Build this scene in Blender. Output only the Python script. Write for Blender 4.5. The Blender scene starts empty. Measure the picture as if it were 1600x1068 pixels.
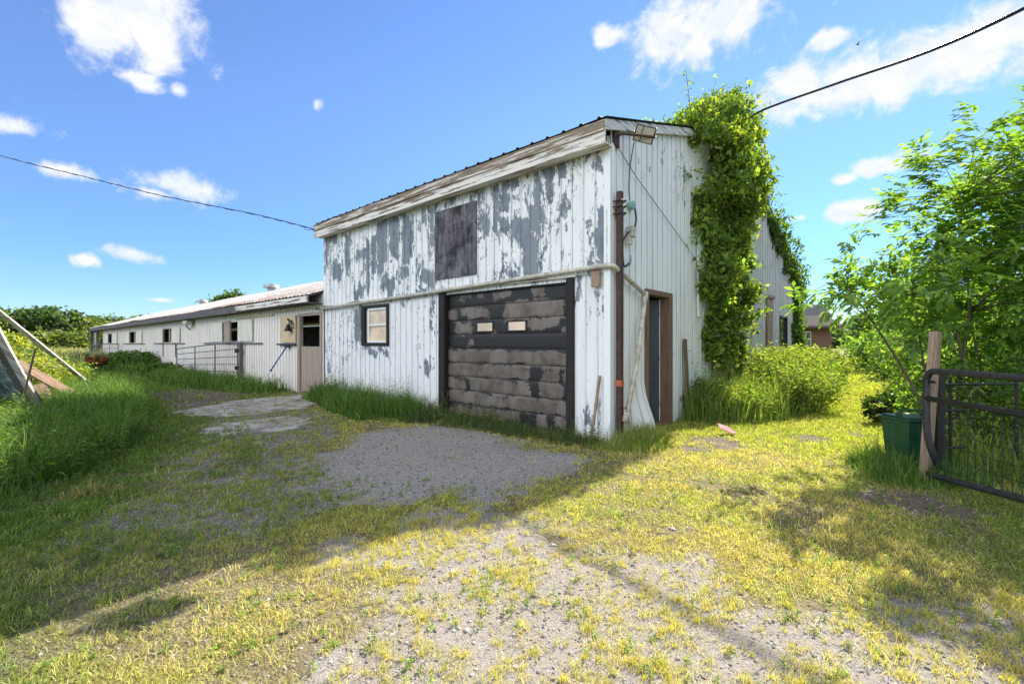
import bpy, math, random
import numpy as np
from mathutils import Vector, Matrix
R = math.radians
rng = np.random.default_rng(7)
random.seed(7)
SC = bpy.context.scene
COL = SC.collection

# ------------------------------------------------------------------ camera
cam = bpy.data.cameras.new('camera')
cam.lens = 16.0; cam.sensor_width = 36.0; cam.clip_start = 0.05; cam.clip_end = 3000
cam.shift_y = 0.00125
camo = bpy.data.objects.new('camera', cam); COL.objects.link(camo)
camo.location = (0, 0, 1.42); camo.rotation_euler = (R(90), 0, 0)
SC.camera = camo

# ------------------------------------------------------------------ node helper
def nd(nt, typ, ins=None, **props):
    n = nt.nodes.new(typ)
    for k, v in props.items(): setattr(n, k, v)
    for k, v in (ins or {}).items():
        s = n.inputs[k]
        if isinstance(v, bpy.types.NodeSocket): nt.links.new(v, s)
        elif isinstance(v, bpy.types.Node): nt.links.new(v.outputs[0], s)
        else: s.default_value = v
    return n
def mth(nt, op, a, b=0.0, clamp=False):
    n = nd(nt, 'ShaderNodeMath', {0: a, 1: b}, operation=op); n.use_clamp = clamp; return n.outputs[0]
def ss(nt, x, a, b):      # smoothstep
    n = nd(nt, 'ShaderNodeMapRange', {'Value': x, 'From Min': a, 'From Max': b}, interpolation_type='SMOOTHSTEP'); return n.outputs[0]
def mixc(nt, f, a, b, bt='MIX'):
    n = nt.nodes.new('ShaderNodeMix'); n.data_type = 'RGBA'; n.blend_type = bt
    for i, v in ((0, f), (6, a), (7, b)):
        s = n.inputs[i]
        if isinstance(v, (bpy.types.NodeSocket)): nt.links.new(v, s)
        else: s.default_value = v if i == 0 else (tuple(v) + (1,))[:4]
    return n.outputs[2]
def noise(nt, vec, scale, detail=4, rough=.55, dist=0.0, dim='3D'):
    n = nd(nt, 'ShaderNodeTexNoise', {'Scale': scale, 'Detail': detail, 'Roughness': rough, 'Distortion': dist}, noise_dimensions=dim)
    if vec is not None: nt.links.new(vec, n.inputs['Vector'])
    return n.outputs['Fac']
def vmul(nt, v, s):
    return nd(nt, 'ShaderNodeVectorMath', {0: v, 1: s}, operation='MULTIPLY').outputs[0]

# ------------------------------------------------------------------ world: sky, scattered small cumulus, and an added cloud bank out of view
SUN = Vector((.672, .740, .775)).normalized()
W = bpy.data.worlds.new('World'); SC.world = W; W.use_nodes = True
nt = W.node_tree; nt.nodes.clear()
sky = nd(nt, 'ShaderNodeTexSky', sky_type='NISHITA', sun_disc=False, sun_elevation=R(37.8), sun_rotation=math.atan2(.672, .740),
         altitude=0, air_density=1.0, dust_density=.0, ozone_density=5.0)
tc = nd(nt, 'ShaderNodeTexCoord'); D = tc.outputs['Generated']; el_ = nd(nt, 'ShaderNodeSeparateXYZ', {0: D}).outputs[2]
tint_ = mixc(nt, ss(nt, el_, .0, .48), (.56, .66, .84), (1.0, .93, 1.0))
hsv = nd(nt, 'ShaderNodeHueSaturation', {'Saturation': 1.06, 'Value': 1.0, 'Color': mixc(nt, 1.0, sky.outputs[0], tint_, 'MULTIPLY')})
tc = nd(nt, 'ShaderNodeTexCoord'); D = tc.outputs['Generated']
CL = [(-38.2,27.7,3.6,3.2),(-39.9,29.6,4.5,3.2),(-42,27.5,3.6,3.0),(-47.3,17.8,2.14,1.04),(-39.0,24.1,2.02,.8),(-36.3,24.2,.74,.71),(-37.0,15.6,3.99,1.36),(-38.2,14.6,2.17,.86),(-44.3,15.2,1.79,.72),(-39.8,8.5,2.04,.8),(-43.1,7.6,1.0,.64),(22.9,33.0,7.6,3.3),(21.1,31.4,4.2,2.0),(12.3,33.5,1.95,.92),(27.2,32.3,2.29,1.33),(39.2,24.6,9.8,2.7),(46.1,24.4,6.0,3.0),(35.1,28.7,1.46,.81),(32.3,25.8,3.38,1.53),(36.2,16.2,1.12,.62),(39.4,16.8,2.88,.89),(36.4,13.0,2.72,1.14),(32.0,13.1,1.35,.47),(-23.2,25.6,.9,1.2),(-37.7,4.3,2.26,.38),
      (-75,22,7,3),(70,30,8,3),(75,9,4,1.2),(-68,9,5,1.2),(180,35,55,24),(-130,30,45,22),(130,30,40,22),(180,65,50,18),(-95,20,18,9)]  # the wide ones: unseen bank behind the camera, added to brighten shaded walls
m = None
for az, el, ra, re in CL:
    a, e = R(az), R(el)
    c = (math.sin(a)*math.cos(e), math.cos(a)*math.cos(e), math.sin(e))
    v = nd(nt, 'ShaderNodeVectorMath', {0: D, 1: c}, operation='SUBTRACT').outputs[0]
    v = vmul(nt, v, (1/R(ra), 1/R(ra), 1/R(re)))
    l = nd(nt, 'ShaderNodeVectorMath', {0: v}, operation='LENGTH').outputs['Value']
    wt = .55 if (az, el) in ((-23.2, 25.6), (-37.7, 4.3)) else 1.0
    l = mth(nt, 'SUBTRACT', wt, l)
    m = l if m is None else mth(nt, 'MAXIMUM', m, l)
n1 = noise(nt, D, 16, 9, .62, .3)
cov = mth(nt, 'ADD', m, mth(nt, 'MULTIPLY', mth(nt, 'SUBTRACT', n1, .5), 3.2))
cm = ss(nt, cov, -.22, .72)
n2 = noise(nt, vmul(nt, D, (1, 1, 1.6)), 22, 6, .6)
ccol = mixc(nt, ss(nt, n2, .35, .62), (.84, .90, 1.0), (1.0, 1.0, 1.0))
SKYS = .089
b1 = nd(nt, 'ShaderNodeBackground', {'Color': hsv.outputs[0], 'Strength': SKYS})
away = nd(nt, 'ShaderNodeVectorMath', {0: D, 1: tuple(-SUN)}, operation='DOT_PRODUCT').outputs['Value']   # clouds away from the sun boosted as added fill light
b2 = nd(nt, 'ShaderNodeBackground', {'Color': ccol, 'Strength': mth(nt, 'ADD', .38, mth(nt, 'MULTIPLY', ss(nt, away, -.1, .6), 1.35))})
ms = nd(nt, 'ShaderNodeMixShader', {0: cm, 1: b1.outputs[0], 2: b2.outputs[0]})
nd(nt, 'ShaderNodeOutputWorld', {'Surface': ms.outputs[0]})

sl = bpy.data.lights.new('sun', 'SUN'); sl.energy = 4.9; sl.angle = R(.5); sl.color = (1, .93, .82)
so = bpy.data.objects.new('sun', sl); COL.objects.link(so); so.rotation_euler = (-SUN).to_track_quat('-Z', 'Y').to_euler()
so.location = (20, 20, 30)
SC.view_settings.view_transform = 'Standard'; SC.view_settings.look = 'None'; SC.view_settings.exposure = 1.45; SC.view_settings.gamma = 1
SC.render.engine = 'CYCLES'
SC.cycles.use_denoising = True
SC.cycles.max_bounces = 7; SC.cycles.diffuse_bounces = 4; SC.cycles.transmission_bounces = 4; SC.cycles.transparent_max_bounces = 4
SC.cycles.caustics_reflective = False; SC.cycles.caustics_refractive = False

# ------------------------------------------------------------------ numpy helpers
def _h(ix, iy, s):
    n = (ix.astype(np.int64)*374761393 + iy.astype(np.int64)*668265263 + s*1442695041) & 0xffffffff
    n = ((n ^ (n >> 13))*1274126177) & 0xffffffff
    return ((n ^ (n >> 16)) & 0xffff)/65535.0
def vn(x, y, s=0):
    x = np.asarray(x, float); y = np.asarray(y, float)
    ix = np.floor(x); iy = np.floor(y); fx = x-ix; fy = y-iy
    fx = fx*fx*(3-2*fx); fy = fy*fy*(3-2*fy)
    a = _h(ix, iy, s); b = _h(ix+1, iy, s); c = _h(ix, iy+1, s); d = _h(ix+1, iy+1, s)
    return (a*(1-fx)+b*fx)*(1-fy)+(c*(1-fx)+d*fx)*fy
def fbm(x, y, s=0, o=4):
    t = 0; a = .5; f = 1; w = 0
    for i in range(o):
        t = t+a*vn(x*f, y*f, s+i*17); w += a; a *= .5; f *= 2.03
    return t/w
def polysd(x, y, poly):   # >0 inside, metres
    p = np.array(poly, float); ins = np.zeros(x.shape, bool); dm = np.full(x.shape, 1e9)
    for i in range(len(p)):
        a = p[i]; b = p[(i+1) % len(p)]; e = b-a
        t = np.clip(((x-a[0])*e[0]+(y-a[1])*e[1])/(e@e), 0, 1)
        dm = np.minimum(dm, np.hypot(x-a[0]-t*e[0], y-a[1]-t*e[1]))
        c = ((a[1] > y) != (b[1] > y))
        with np.errstate(divide='ignore', invalid='ignore'):
            xx = a[0]+(y-a[1])*(b[0]-a[0])/(b[1]-a[1] if b[1] != a[1] else 1e-9)
        ins ^= c & (x < xx)
    return np.where(ins, dm, -dm)
def sm(x, a, b):
    t = np.clip((x-a)/(b-a), 0, 1); return t*t*(3-2*t)

# ------------------------------------------------------------------ object helpers
def tag(o, label=None, cat=None, group=None, kind=None):
    for k, v in (('label', label), ('category', cat), ('group', group), ('kind', kind)):
        if v: o[k] = v
    return o
def root(name, loc, label, cat, group=None, kind=None):
    o = bpy.data.objects.new(name, None); COL.objects.link(o); o.location = loc; o.empty_display_size = .2
    return tag(o, label, cat, group, kind)
def world_off(parent):
    v = Vector((0, 0, 0)); p = parent
    while p is not None: v += Vector(p.location); p = p.parent
    return v
def raw(name, V, Fc, mats, parent=None, col=None, smooth=False, origin=None, fl=None, fv=None, matidx=None):
    """V Nx3, Fc list/array of faces (world coordinates)"""
    off = world_off(parent) if parent is not None else Vector(origin or (0, 0, 0))
    V = np.asarray(V, float)-np.array(off)
    me = bpy.data.meshes.new(name)
    if isinstance(Fc, np.ndarray):
        k = Fc.shape[1]
        me.vertices.add(len(V)); me.vertices.foreach_set('co', V.astype(np.float32).ravel())
        me.loops.add(Fc.size); me.loops.foreach_set('vertex_index', Fc.astype(np.int32).ravel())
        me.polygons.add(len(Fc)); me.polygons.foreach_set('loop_start', np.arange(0, Fc.size, k, dtype=np.int32))
        me.update(calc_edges=True)
    else:
        me.from_pydata(V.tolist(), [], Fc); me.update()
    if not isinstance(mats, (list, tuple)): mats = [mats]
    for m_ in mats: me.materials.append(m_)
    if matidx is not None: me.polygons.foreach_set('material_index', np.asarray(matidx, np.int32))
    if smooth: me.polygons.foreach_set('use_smooth', np.ones(len(me.polygons), bool))
    if col is not None:
        a = me.attributes.new('Col', 'FLOAT_COLOR', 'POINT')
        c = np.ones((len(V), 4), np.float32); c[:, :3] = col; a.data.foreach_set('color', c.ravel())
    for nm, ar in (fl or {}).items():
        a = me.attributes.new(nm, 'FLOAT', 'POINT'); a.data.foreach_set('value', np.asarray(ar, np.float32))
    for nm, ar in (fv or {}).items():
        a = me.attributes.new(nm, 'FLOAT_VECTOR', 'POINT'); a.data.foreach_set('vector', np.asarray(ar, np.float32).ravel())
    o = bpy.data.objects.new(name, me); COL.objects.link(o)
    if parent is not None: o.parent = parent
    else: o.location = off
    return o
class MB:
    def __init__(s): s.v = []; s.f = []; s.mi = []
    def add(s, vs, fs, mi=0):
        b = len(s.v); s.v += [tuple(v) for v in vs]; s.f += [[i+b for i in f] for f in fs]; s.mi += [mi]*len(fs)
    def box8(s, P, mi=0):
        s.add(P, [[0,3,2,1],[4,5,6,7],[0,1,5,4],[1,2,6,5],[2,3,7,6],[3,0,4,7]], mi)
    def fb(s, fr, u0, u1, n0, n1, z0, z1, mi=0, bev=0.0):
        if bev > 0 and min(u1-u0, n1-n0, z1-z0) > 2.2*bev:
            return s._bev(fr, u0, u1, n0, n1, z0, z1, bev, mi)
        s.box8([fr(u, n, z) for z in (z0, z1) for u, n in ((u0, n0), (u1, n0), (u1, n1), (u0, n1))], mi)
    def _bev(s, fr, u0, u1, n0, n1, z0, z1, b, mi):
        V = []; idx = {}
        for i, u in enumerate((u0, u1)):
            for j, n in enumerate((n0, n1)):
                for k, z in enumerate((z0, z1)):
                    su = 1 if i == 0 else -1; sn = 1 if j == 0 else -1; sz = 1 if k == 0 else -1
                    for a, (du, dn, dz) in enumerate(((0, b, b), (b, 0, b), (b, b, 0))):
                        idx[i, j, k, a] = len(V); V.append(fr(u+su*du, n+sn*dn, z+sz*dz))
        Fs = []
        for i in (0, 1): Fs.append([idx[i,0,0,0], idx[i,1,0,0], idx[i,1,1,0], idx[i,0,1,0]])
        for j in (0, 1): Fs.append([idx[0,j,0,1], idx[1,j,0,1], idx[1,j,1,1], idx[0,j,1,1]])
        for k in (0, 1): Fs.append([idx[0,0,k,2], idx[1,0,k,2], idx[1,1,k,2], idx[0,1,k,2]])
        for i in (0, 1):
            for j in (0, 1): Fs.append([idx[i,j,0,0], idx[i,j,1,0], idx[i,j,1,1], idx[i,j,0,1]])
            for k in (0, 1): Fs.append([idx[i,0,k,0], idx[i,1,k,0], idx[i,1,k,2], idx[i,0,k,2]])
        for j in (0, 1):
            for k in (0, 1): Fs.append([idx[0,j,k,1], idx[1,j,k,1], idx[1,j,k,2], idx[0,j,k,2]])
        for i in (0, 1):
            for j in (0, 1):
                for k in (0, 1): Fs.append([idx[i,j,k,0], idx[i,j,k,1], idx[i,j,k,2]])
        s.add(V, Fs, mi)
    def tube(s, pts, r, n=8, cap=True, mi=0):
        P = [Vector(p) for p in pts]; rr = r if isinstance(r, (list, tuple)) else [r]*len(P)
        b = len(s.v); up = None
        for i, p in enumerate(P):
            d = (P[min(i+1, len(P)-1)]-P[max(i-1, 0)]).normalized()
            if up is None:
                up = d.cross(Vector((0, 0, 1)))
                if up.length < 1e-3: up = Vector((1, 0, 0))
            up = (up-d*up.dot(d)).normalized(); w = d.cross(up)
            for k in range(n):
                a = 2*math.pi*k/n; s.v.append(tuple(p+(up*math.cos(a)+w*math.sin(a))*rr[i]))
        for i in range(len(P)-1):
            for k in range(n):
                s.f.append([b+i*n+k, b+i*n+(k+1) % n, b+(i+1)*n+(k+1) % n, b+(i+1)*n+k]); s.mi.append(mi)
        if cap:
            s.f.append([b+k for k in range(n)][::-1]); s.f.append([b+(len(P)-1)*n+k for k in range(n)]); s.mi += [mi, mi]
    def plank(s, a, b_, w, th, side=None, mi=0, wob=.0):
        a = Vector(a); b_ = Vector(b_); d = (b_-a).normalized()
        sd = Vector(side) if side else d.cross(Vector((0, 0, 1)))
        sd = (sd-d*sd.dot(d)).normalized(); up = d.cross(sd)
        n = 6; base = len(s.v)
        for i in range(n+1):
            c = a+(b_-a)*(i/n)+sd*random.uniform(-wob, wob)+up*random.uniform(-wob, wob)
            for x, y in ((-1, -1), (1, -1), (1, 1), (-1, 1)): s.v.append(tuple(c+sd*x*w/2+up*y*th/2))
        for i in range(n):
            for k in range(4):
                s.f.append([base+i*4+k, base+i*4+(k+1) % 4, base+i*4+4+(k+1) % 4, base+i*4+4+k]); s.mi.append(mi)
        s.f.append([base+k for k in range(4)][::-1]); s.f.append([base+n*4+k for k in range(4)]); s.mi += [mi, mi]
    def build(s, name, mats, parent=None, smooth=False, origin=None):
        o = raw(name, s.v, s.f, mats, parent, smooth=smooth, origin=origin, matidx=s.mi)
        bpy_fix(o); return o
import bmesh
def bpy_fix(o):
    bm = bmesh.new(); bm.from_mesh(o.data); bmesh.ops.recalc_face_normals(bm, faces=bm.faces); bm.to_mesh(o.data); bm.free()
def arc(pts, rad, n=5):     # round the corners of a polyline
    P = [Vector(p) for p in pts]; out = [P[0]]
    for i in range(1, len(P)-1):
        a = (P[i-1]-P[i]); b = (P[i+1]-P[i]); r = min(rad, a.length*.45, b.length*.45)
        A = P[i]+a.normalized()*r; B = P[i]+b.normalized()*r
        for k in range(n+1):
            t = k/n; out.append(A*(1-t)**2+P[i]*2*t*(1-t)+B*t*t)
    out.append(P[-1]); return out

# ------------------------------------------------------------------ frames: front wall (u left-away, n out) and gable wall
C0 = Vector((1.41, 6.56, 0)); uL = Vector((-.7508, .6606, 0)); uR = Vector((.6606, .7508, 0))
def FF(u, n, z): return C0+uL*u-uR*n+Vector((0, 0, z))       # front: n>0 towards the yard
def GG(u, n, z): return C0+uR*u-uL*n+Vector((0, 0, z))       # gable: n>0 to the right
def LOC(o):
    def f(x, y, z): return Vector(o)+Vector((x, y, z))
    return f

# ------------------------------------------------------------------ materials
def newmat(name):
    m_ = bpy.data.materials.new(name); m_.use_nodes = True; t = m_.node_tree; t.nodes.clear(); return m_, t
def _f(): pass
def finish(t, col, rough=.6, metal=0.0, bump=None, bstr=.3, bdist=.01, spec=.4):
    p = nd(t, 'ShaderNodeBsdfPrincipled', {'Roughness': rough, 'Metallic': metal, 'Specular IOR Level': spec})
    if isinstance(col, bpy.types.NodeSocket): t.links.new(col, p.inputs['Base Color'])
    else: p.inputs['Base Color'].default_value = tuple(col)+(1,)
    if bump is not None:
        b = nd(t, 'ShaderNodeBump', {'Height': bump, 'Strength': bstr, 'Distance': bdist}); t.links.new(b.outputs[0], p.inputs['Normal'])
    nd(t, 'ShaderNodeOutputMaterial', {'Surface': p.outputs[0]})
def m_simple(name, c, rough=.6, metal=0, var=.25, scale=6, bstr=.25, c2=None, spec=.4):
    m_, t = newmat(name); g = nd(t, 'ShaderNodeNewGeometry').outputs['Position']
    n = noise(t, g, scale, 6, .6); n2 = noise(t, g, scale*7, 4, .6)
    d = c2 or tuple(x*(1-var) for x in c)
    col = mixc(t, ss(t, mth(t, 'ADD', mth(t, 'MULTIPLY', n, .7), mth(t, 'MULTIPLY', n2, .3)), .38, .62), d, c)
    finish(t, col, rough, metal, n2, bstr, .004, spec); return m_
def m_wood(name, c, c2, axis=(0, 0, 1), s=1.0, rough=.85, paint=None, pamt=.5):
    m_, t = newmat(name); g = nd(t, 'ShaderNodeNewGeometry').outputs['Position']
    # grain: stretch noise along the given axis
    A = Vector(axis).normalized(); q = A.to_track_quat('X', 'Z').inverted(); e = q.to_euler()
    mr = nd(t, 'ShaderNodeMapping', {'Vector': g, 'Rotation': tuple(e)})
    mp = nd(t, 'ShaderNodeVectorMath', {0: mr.outputs[0], 1: (1.2*s, 22*s, 22*s)}, operation='MULTIPLY')
    n = noise(t, mp.outputs[0], 2.2, 6, .65, .4); n2 = noise(t, mp.outputs[0], 9, 3, .6)
    k = mth(t, 'ADD', mth(t, 'MULTIPLY', n, .6), mth(t, 'MULTIPLY', n2, .4))
    col = mixc(t, ss(t, k, .34, .66), c2, c)
    if paint:
        pn = noise(t, mp.outputs[0], .8, 8, .72); col = mixc(t, ss(t, pn, pamt-.02, pamt+.03), col, paint)
    finish(t, col, rough, 0, k, .6, .004, .2); return m_
def m_peel(name, paint, bare, fine=.5, fs=(9, 3.5), dirt=.25, rough=.55, metal_bare=0.0, streak=(.32, .22, .14), sa=.25, mid=None):
    """old paint flaking: 'peel' is how far a spot has gone, 'wc' = (u, v, random per rib)"""
    m_, t = newmat(name)
    wc = nd(t, 'ShaderNodeAttribute', attribute_name='wc').outputs['Vector']; pe = nd(t, 'ShaderNodeAttribute', attribute_name='peel').outputs['Fac']
    n1 = noise(t, vmul(t, wc, (fs[0], fs[1], 3)), 1.0, 8, .72, .6)
    n2 = noise(t, vmul(t, wc, (38, 16, 3)), 1.0, 5, .7)
    k = mth(t, 'ADD', pe, mth(t, 'MULTIPLY', mth(t, 'SUBTRACT', n1, .5), 2.1))
    k = mth(t, 'ADD', k, mth(t, 'MULTIPLY', mth(t, 'SUBTRACT', n2, .5), fine))
    f = ss(t, k, .49, .53)
    n3 = noise(t, vmul(t, wc, (2.5, .7, 1)), 1.0, 5, .6); n4 = noise(t, vmul(t, wc, (60, 2.0, 5)), 1.0, 3, .6)
    pc = mixc(t, mth(t, 'MULTIPLY', ss(t, n3, .35, .75), dirt), paint, tuple(x*.55 for x in paint))
    pc = mixc(t, mth(t, 'MULTIPLY', ss(t, n4, .58, .72), sa), pc, streak)
    n5 = noise(t, vmul(t, wc, (6, 6, 1)), 1.0, 6, .65)
    bc = mixc(t, ss(t, n5, .35, .65), tuple(x*.7 for x in bare), tuple(min(1, x*1.2) for x in bare))
    if mid: bc = mixc(t, ss(t, n3, .45, .6), bc, mid)
    col = mixc(t, f, pc, bc)
    sea = nd(t, 'ShaderNodeAttribute', attribute_name='seam_shade').outputs['Fac']
    col = mixc(t, mth(t, 'MULTIPLY', sea, mth(t, 'ADD', .35, mth(t, 'MULTIPLY', n3, .8))), col, (.10, .10, .10))  # shadow gap beside each rib, put into the colour as a dark line
    edge = mth(t, 'MULTIPLY', ss(t, k, .46, .49), mth(t, 'SUBTRACT', 1.0, f))
    col = mixc(t, mth(t, 'MULTIPLY', edge, .35), col, tuple(x*.35 for x in paint))
    h = mth(t, 'ADD', mth(t, 'MULTIPLY', f, -1.0), mth(t, 'MULTIPLY', n2, .3))
    finish(t, col, rough, 0, h, .5, .002, .35); return m_
def m_leaf(name, trans=.54, gloss=.025, tint=(1.5, 1.45, .5)):
    m_, t = newmat(name); a = nd(t, 'ShaderNodeAttribute', attribute_name='Col').outputs['Color']
    d = nd(t, 'ShaderNodeBsdfDiffuse', {'Color': a})
    tcx = nd(t, 'ShaderNodeVectorMath', {0: a, 1: tint}, operation='MULTIPLY').outputs[0]
    tr = nd(t, 'ShaderNodeBsdfTranslucent', {'Color': tcx})
    mx = nd(t, 'ShaderNodeMixShader', {0: trans, 1: d.outputs[0], 2: tr.outputs[0]})
    g = nd(t, 'ShaderNodeBsdfGlossy', {'Color': (1, 1, 1, 1), 'Roughness': .55})
    mx2 = nd(t, 'ShaderNodeMixShader', {0: gloss, 1: mx.outputs[0], 2: g.outputs[0]})
    nd(t, 'ShaderNodeOutputMaterial', {'Surface': mx2.outputs[0]}); return m_

M = {}
M['wall'] = m_peel('peeling_white_paint', (.82, .81, .79), (.18, .205, .235), fine=.85, mid=(.21, .235, .26), streak=(.30, .27, .25), sa=.3)
M['gable'] = m_peel('chalky_white_paint', (.82, .84, .82), (.25, .28, .31), streak=(.33, .27, .22), sa=.25)
M['rear'] = m_peel('weathered_rear_paint', (.66, .68, .66), (.36, .28, .22), streak=(.22, .12, .07), sa=.6)
M['stable'] = m_peel('cream_paint', (.84, .77, .69), (.30, .29, .28), streak=(.30, .20, .13), sa=.35)
M['doorblk'] = m_peel('flaking_black_door', (.020, .018, .017), (.130, .103, .078), fine=.9, fs=(3.2, 11), dirt=.2, rough=.5, streak=(.05, .045, .04), sa=.3, mid=(.175, .148, .128))
M['stroof'] = m_peel('rusting_roof_sheet', (.52, .50, .48), (.30, .20, .15), fine=.9, fs=(2.0, 3), streak=(.42, .22, .14), sa=.6)
M['roof'] = m_simple('grey_roof_sheet', (.16, .18, .20), .5, .3, .3)
M['fascia_w'] = m_wood('fascia_white', (.30, .22, .15), (.14, .10, .07), uL, 1, .7, (.74, .70, .64), .47)
M['fascia_b'] = m_wood('bare_brown_board', (.34, .26, .19), (.13, .10, .075), uL, 1, .8, (.62, .57, .50), .53)
M['fascia_g'] = m_wood('weathered_grey_board', (.17, .16, .16), (.07, .065, .065), uL, .6)
M['trimw'] = m_wood('rake_trim', (.24, .22, .20), (.12, .11, .10), uR, 1, .7, (.62, .62, .60), .47)
M['blackwood'] = m_wood('black_frame', (.035, .032, .03), (.012, .012, .012), (0, 0, 1), .6, .6)
m_, t = newmat('charred_plywood'); g = nd(t, 'ShaderNodeNewGeometry').outputs['Position']; a1 = noise(t, g, 3.2, 9, .72, .3); a2 = noise(t, vmul(t, g, (14, 14, 1.6)), 1.0, 6, .65); a3 = noise(t, g, 70, 4, .7)
kq = mth(t, 'ADD', mth(t, 'ADD', mth(t, 'MULTIPLY', a1, .5), mth(t, 'MULTIPLY', a2, .32)), mth(t, 'MULTIPLY', a3, .18)); cq = mixc(t, ss(t, kq, .40, .60), (.016, .015, .016), (.175, .165, .175)); finish(t, cq, .75, 0, a3, .4, .002, .3); M['ply'] = m_
M['brownwood'] = m_wood('brown_jamb', (.24, .155, .105), (.11, .07, .05), (0, 0, 1), 1)
M['greywood'] = m_wood('grey_weathered_wood', (.40, .29, .20), (.17, .115, .08), (.05, .02, 1), 1)
M['oldwhite'] = m_wood('old_white_plank', (.36, .33, .30), (.2, .17, .15), (.4, .5, -.6), 1, .8, (.52, .50, .48), .47)
M['debris'] = m_wood('broken_brown_board', (.30, .20, .14), (.12, .08, .055), (.6, .1, -.5), .7)
M['ddoor'] = m_wood('scuffed_plywood_door', (.42, .34, .27), (.27, .21, .17), (0, 0, 1), .3, .7)
M['cream'] = m_simple('cream_board', (.66, .50, .30), .6, 0, .2, 4)
M['ivory'] = m_simple('ivory_pipe', (.62, .58, .48), .45, 0, .45, 9)
M['rustpipe'] = m_simple('rusty_brown_steel', (.085, .042, .03), .6, .2, .45, 12)
M['orange'] = m_simple('orange_tape', (.48, .13, .06), .6)
M['steel'] = m_simple('galvanised_steel', (.38, .39, .40), .4, .6, .3, 10)
M['gate'] = m_simple('grey_gate_tube', (.24, .235, .24), .5, .3, .35, 14)
M['blkgate'] = m_simple('dark_gate_tube', (.060, .058, .064), .38, .35, .45, 20)
M['blkmetal'] = m_simple('black_iron', (.02, .02, .02), .5, .2)
M['white'] = m_simple('white_plastic', (.78, .78, .76), .4, 0, .12)
M['pane'] = m_simple('tan_window_pane', (.80, .60, .42), .2, 0, .3, 3, .02, spec=.6)  # pale tan panes, slightly mottled and glossy
M['darkglass'] = m_simple('dark_window_glass', (.05, .07, .05), .06, 0, .5, 2, .0, spec=.8)
M['lampglass'] = m_simple('lamp_lens', (.55, .52, .42), .2, 0, .2, 60, .1)
M['bluegrey'] = m_simple('blue_grey_door', (.035, .048, .062), .45, 0, .25, 3)
M['binlid'] = m_simple('dark_green_plastic', (.012, .075, .035), .45, 0, .35, 9)
M['blue'] = m_simple('blue_handle', (.03, .08, .30), .4)
M['teal'] = m_wood('faded_teal_panel', (.18, .24, .24), (.07, .09, .10), (0, .3, 1), .3, .7, (.30, .36, .35), .55)
M['bark'] = m_wood('bark', (.16, .13, .10), (.07, .055, .045), (0, 0, 1), 1)
M['cable'] = m_simple('cable', (.02, .02, .022), .5)
M['brick'] = m_simple('house_brick', (.17, .10, .075), .8, 0, .4, 8)
M['shingle'] = m_simple('dark_shingle', (.05, .055, .07), 1, 0, .3, 5, spec=.02)
M['shingle2'] = m_simple('light_shingle', (.13, .115, .11), 1, 0, .3, 5, spec=.02)
M['inner'] = m_simple('dark_interior_boards', (.10, .075, .055), .8)
M['pink'] = m_simple('faded_pink_scrap', (.36, .10, .11), .8)
M['concrete'] = m_simple('worn_concrete', (.44, .41, .37), .9, 0, .5, 2.8, .9, c2=(.19, .16, .13))
M['leaf'] = m_leaf('foliage'); M['grass'] = m_leaf('grass_blades', .42, .02, (1.25, 1.25, .5))
M['rustdoor'] = m_wood('rust_streaked_door', (.42, .36, .30), (.22, .10, .05), (0, 0, 1), .4)

# ------------------------------------------------------------------ ground
def gz(x, y):
    b = polysd(np.asarray(x, float), np.asarray(y, float), BANK)
    return .05*(fbm(x*.45+7, y*.45, 3)-.5)+.02*(fbm(x*2.6, y*2.6, 5)-.5)+.14*sm(b, .2, 2.5)+.14*sm(b, 3.5, 8)
BANK = [(-3.6, 1.2), (-4.7, 4.1), (-5.6, 6.6), (-8.2, 9.7), (-14, 16), (-24, 25), (-45, 25), (-45, -10), (-6, -10)]
SLAB1 = [(-6.9, 9.2), (-6.8, 10.9), (-5.75, 12.5), (-5.1, 11.75), (-4.35, 9.9), (-4.9, 9.0), (-5.6, 8.5)]
SLAB2 = [(-5.2, 7.9), (-4.4, 8.7), (-3.6, 8.3), (-3.5, 7.5), (-4.3, 6.95), (-4.9, 7.1)]
GRAV = [(-2.4, 5.6), (-2.3, 7.2), (-1.7, 7.9), (-1.0, 7.6), (.75, 5.75), (.6, 5.1), (-.3, 4.25), (-1.2, 4.1), (-1.9, 4.7)]
SPARSE = [(-1.15, 3.2), (-.5, 4.0), (.15, 3.7), (.75, 2.9), (1.4, 2.55), (2.9, 2.2), (2.9, 1.2), (-.9, 1.2), (-.8, 2.2)]
GRAVR = [(.55, 2.1), (1.3, 2.55), (2.8, 2.35), (3.2, 1.0), (.5, 1.0)]
PATH = [(-7.1, 9.7), (-6.5, 12.4), (-3.6, 9.0), (-2.2, 6.3), (-1.4, 4.6), (-1.75, 3.3), (-2.1, 2.7), (-3.2, 3.2), (-4.4, 5.8), (-5.6, 8.0)]
DIRT = [(-10.5, 12.8), (-10.2, 15.2), (-7.2, 12.9), (-5.6, 9.0), (-7.0, 8.8), (-8.2, 10.8)]
BARE = [(2.1, 6.15), (2.7, 6.95), (3.3, 6.75), (3.1, 6.2), (2.6, 5.9)]
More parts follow.
